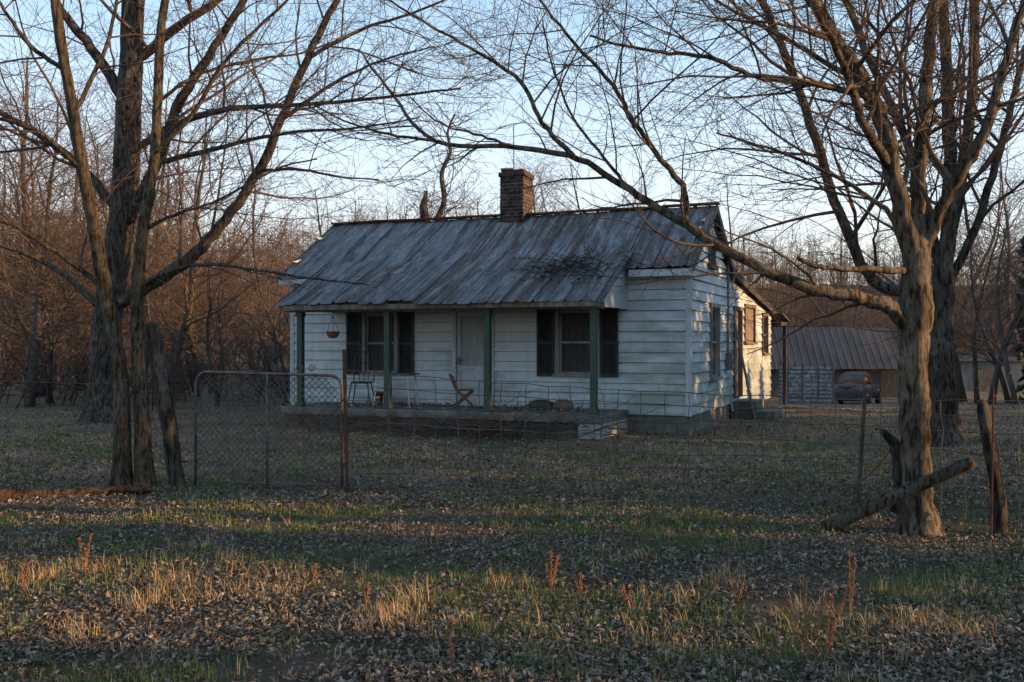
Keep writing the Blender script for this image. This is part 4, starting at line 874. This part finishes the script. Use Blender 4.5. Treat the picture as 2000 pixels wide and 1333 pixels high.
for sx in (-1,1):
    m=MB(); m.quad((.612*sx,-.35,1.03),(.6*sx,1.15,1.03),(.575*sx,.9,1.33),(.595*sx,-.12,1.33)); m.build('side_window',M['glass'],cb)
    for yy in (-1.4,1.35):
        m=MB(); m.ell((.72*sx,yy,.58),(.17,.56,.32),14,8); m.build('fender',M['carpaint'],cr,smooth=True)
        m=MB(); m.lathe([(.2,-.09),(.31,-.09),(.335,-.05),(.335,.05),(.31,.09),(.2,.09)],20); m.v=[(.79*sx+c_,yy+a_,.33+b_) for a_,b_,c_ in m.v]; wh=m.build('wheel',M['rubber'],cr,smooth=True)
        m=MB(); m.lathe([(.0001,-.02),(.12,-.03),(.2,.0),(.2,.03)],16); m.v=[(.87*sx+c_*sx,yy+a_,.33+b_) for a_,b_,c_ in m.v]; m.build('hubcap',M['chrome'],wh,smooth=True)
    m=MB(); m.lathe([(.11,0),(.115,.06),(.09,.09),(.03,.105)],14); m.v=[(.62*sx+a_,-2.0-c_-.02,.72+b_) for a_,b_,c_ in m.v]; m.build('headlight',M['chrome'],cr,smooth=True)
m=MB()
for zz in (.5,.58,.66): m.box(-.4,.4,-2.235,-2.2,zz,zz+.04)
m.build('grille',M['chrome'],cr)
for pts in ([(-.85,-2.1,.4),(-.6,-2.28,.4),(.6,-2.28,.4),(.85,-2.1,.4)],[(-.85,2.15,.42),(-.5,2.32,.42),(.5,2.32,.42),(.85,2.15,.42)]):
    m=MB(); m.tube(pts,.055,8); m.build('bumper',M['chrome'],cr,smooth=True)
d=56; x=(1925-1000)/F*d; sh=empty('shed',(x,d,g1(x,d)),R(-4),'low pale shed half hidden behind trunks at the far right','shed')
M['pale']=mnoise('pale_boards',[(.3,(.12,.12,.116)),(.7,(.2,.2,.193))],3,.85,.3,(3,3,.3))
m=MB(); m.box(-2.4,2.4,0,3,-.5,1.65); m.build('wall',M['pale'],sh)
m=MB(); ribbed(m,-2.6,2.6,-.3,1.68,3.3,1.95,.7,3,.02,.02,8,.5); m.build('roof',M['barnroof'],sh)
m=MB(); m.box(-.5,.4,-.04,-.012,-.2,1.3); m.build('door',M['rot'],sh)

# ---------------------------------------------------------------- light, sky, camera
EL=R(10); AZ=R(97.5)
dv=Vector((math.sin(AZ)*math.cos(EL),math.cos(AZ)*math.cos(EL),math.sin(EL)))
sl=bpy.data.lights.new('sun','SUN'); sl.energy=8.5; sl.angle=R(.5); sl.color=(1,.56,.23)
so=bpy.data.objects.new('sun',sl); col.objects.link(so); so.rotation_euler=dv.to_track_quat('Z','Y').to_euler(); so.location=(30,0,20)
w=bpy.data.worlds.new('World'); scene.world=w; w.use_nodes=True; nt=w.node_tree
bg=nt.nodes['Background']; sk=N(nt,'ShaderNodeTexSky',sky_type='NISHITA'); sk.sun_disc=False; sk.sun_elevation=EL; sk.sun_rotation=AZ
sk.air_density=1.0; sk.dust_density=.8; sk.ozone_density=2.0
tc=N(nt,'ShaderNodeTexCoord'); sx=N(nt,'ShaderNodeSeparateXYZ'); nt.links.new(tc.outputs['Generated'],sx.inputs[0])
hz_=ramp(nt,[(0,(1.05,.83,.68)),(.05,(1.07,.93,.81)),(.13,(.92,.97,.98)),(.30,(.53,.73,.88)),(.6,(.40,.58,.80))]); nt.links.new(sx.outputs['Z'],hz_.inputs[0])
skc=mix(nt,1.0,sk.outputs[0],(.34,.385,.45),'MULTIPLY')
nt.links.new(mix(nt,.74,skc,hz_.outputs[0]),bg.inputs[0]); bg.inputs[1].default_value=1.15
cam=bpy.data.cameras.new('camera'); cam.lens=35.5; cam.sensor_width=36; cam.clip_end=3000; cam.clip_start=.05
co=bpy.data.objects.new('camera',cam); col.objects.link(co); co.location=(0,0,EYE); co.rotation_euler=(R(90),0,0); scene.camera=co
scene.view_settings.view_transform='Standard'; scene.view_settings.look='None'; scene.view_settings.exposure=0
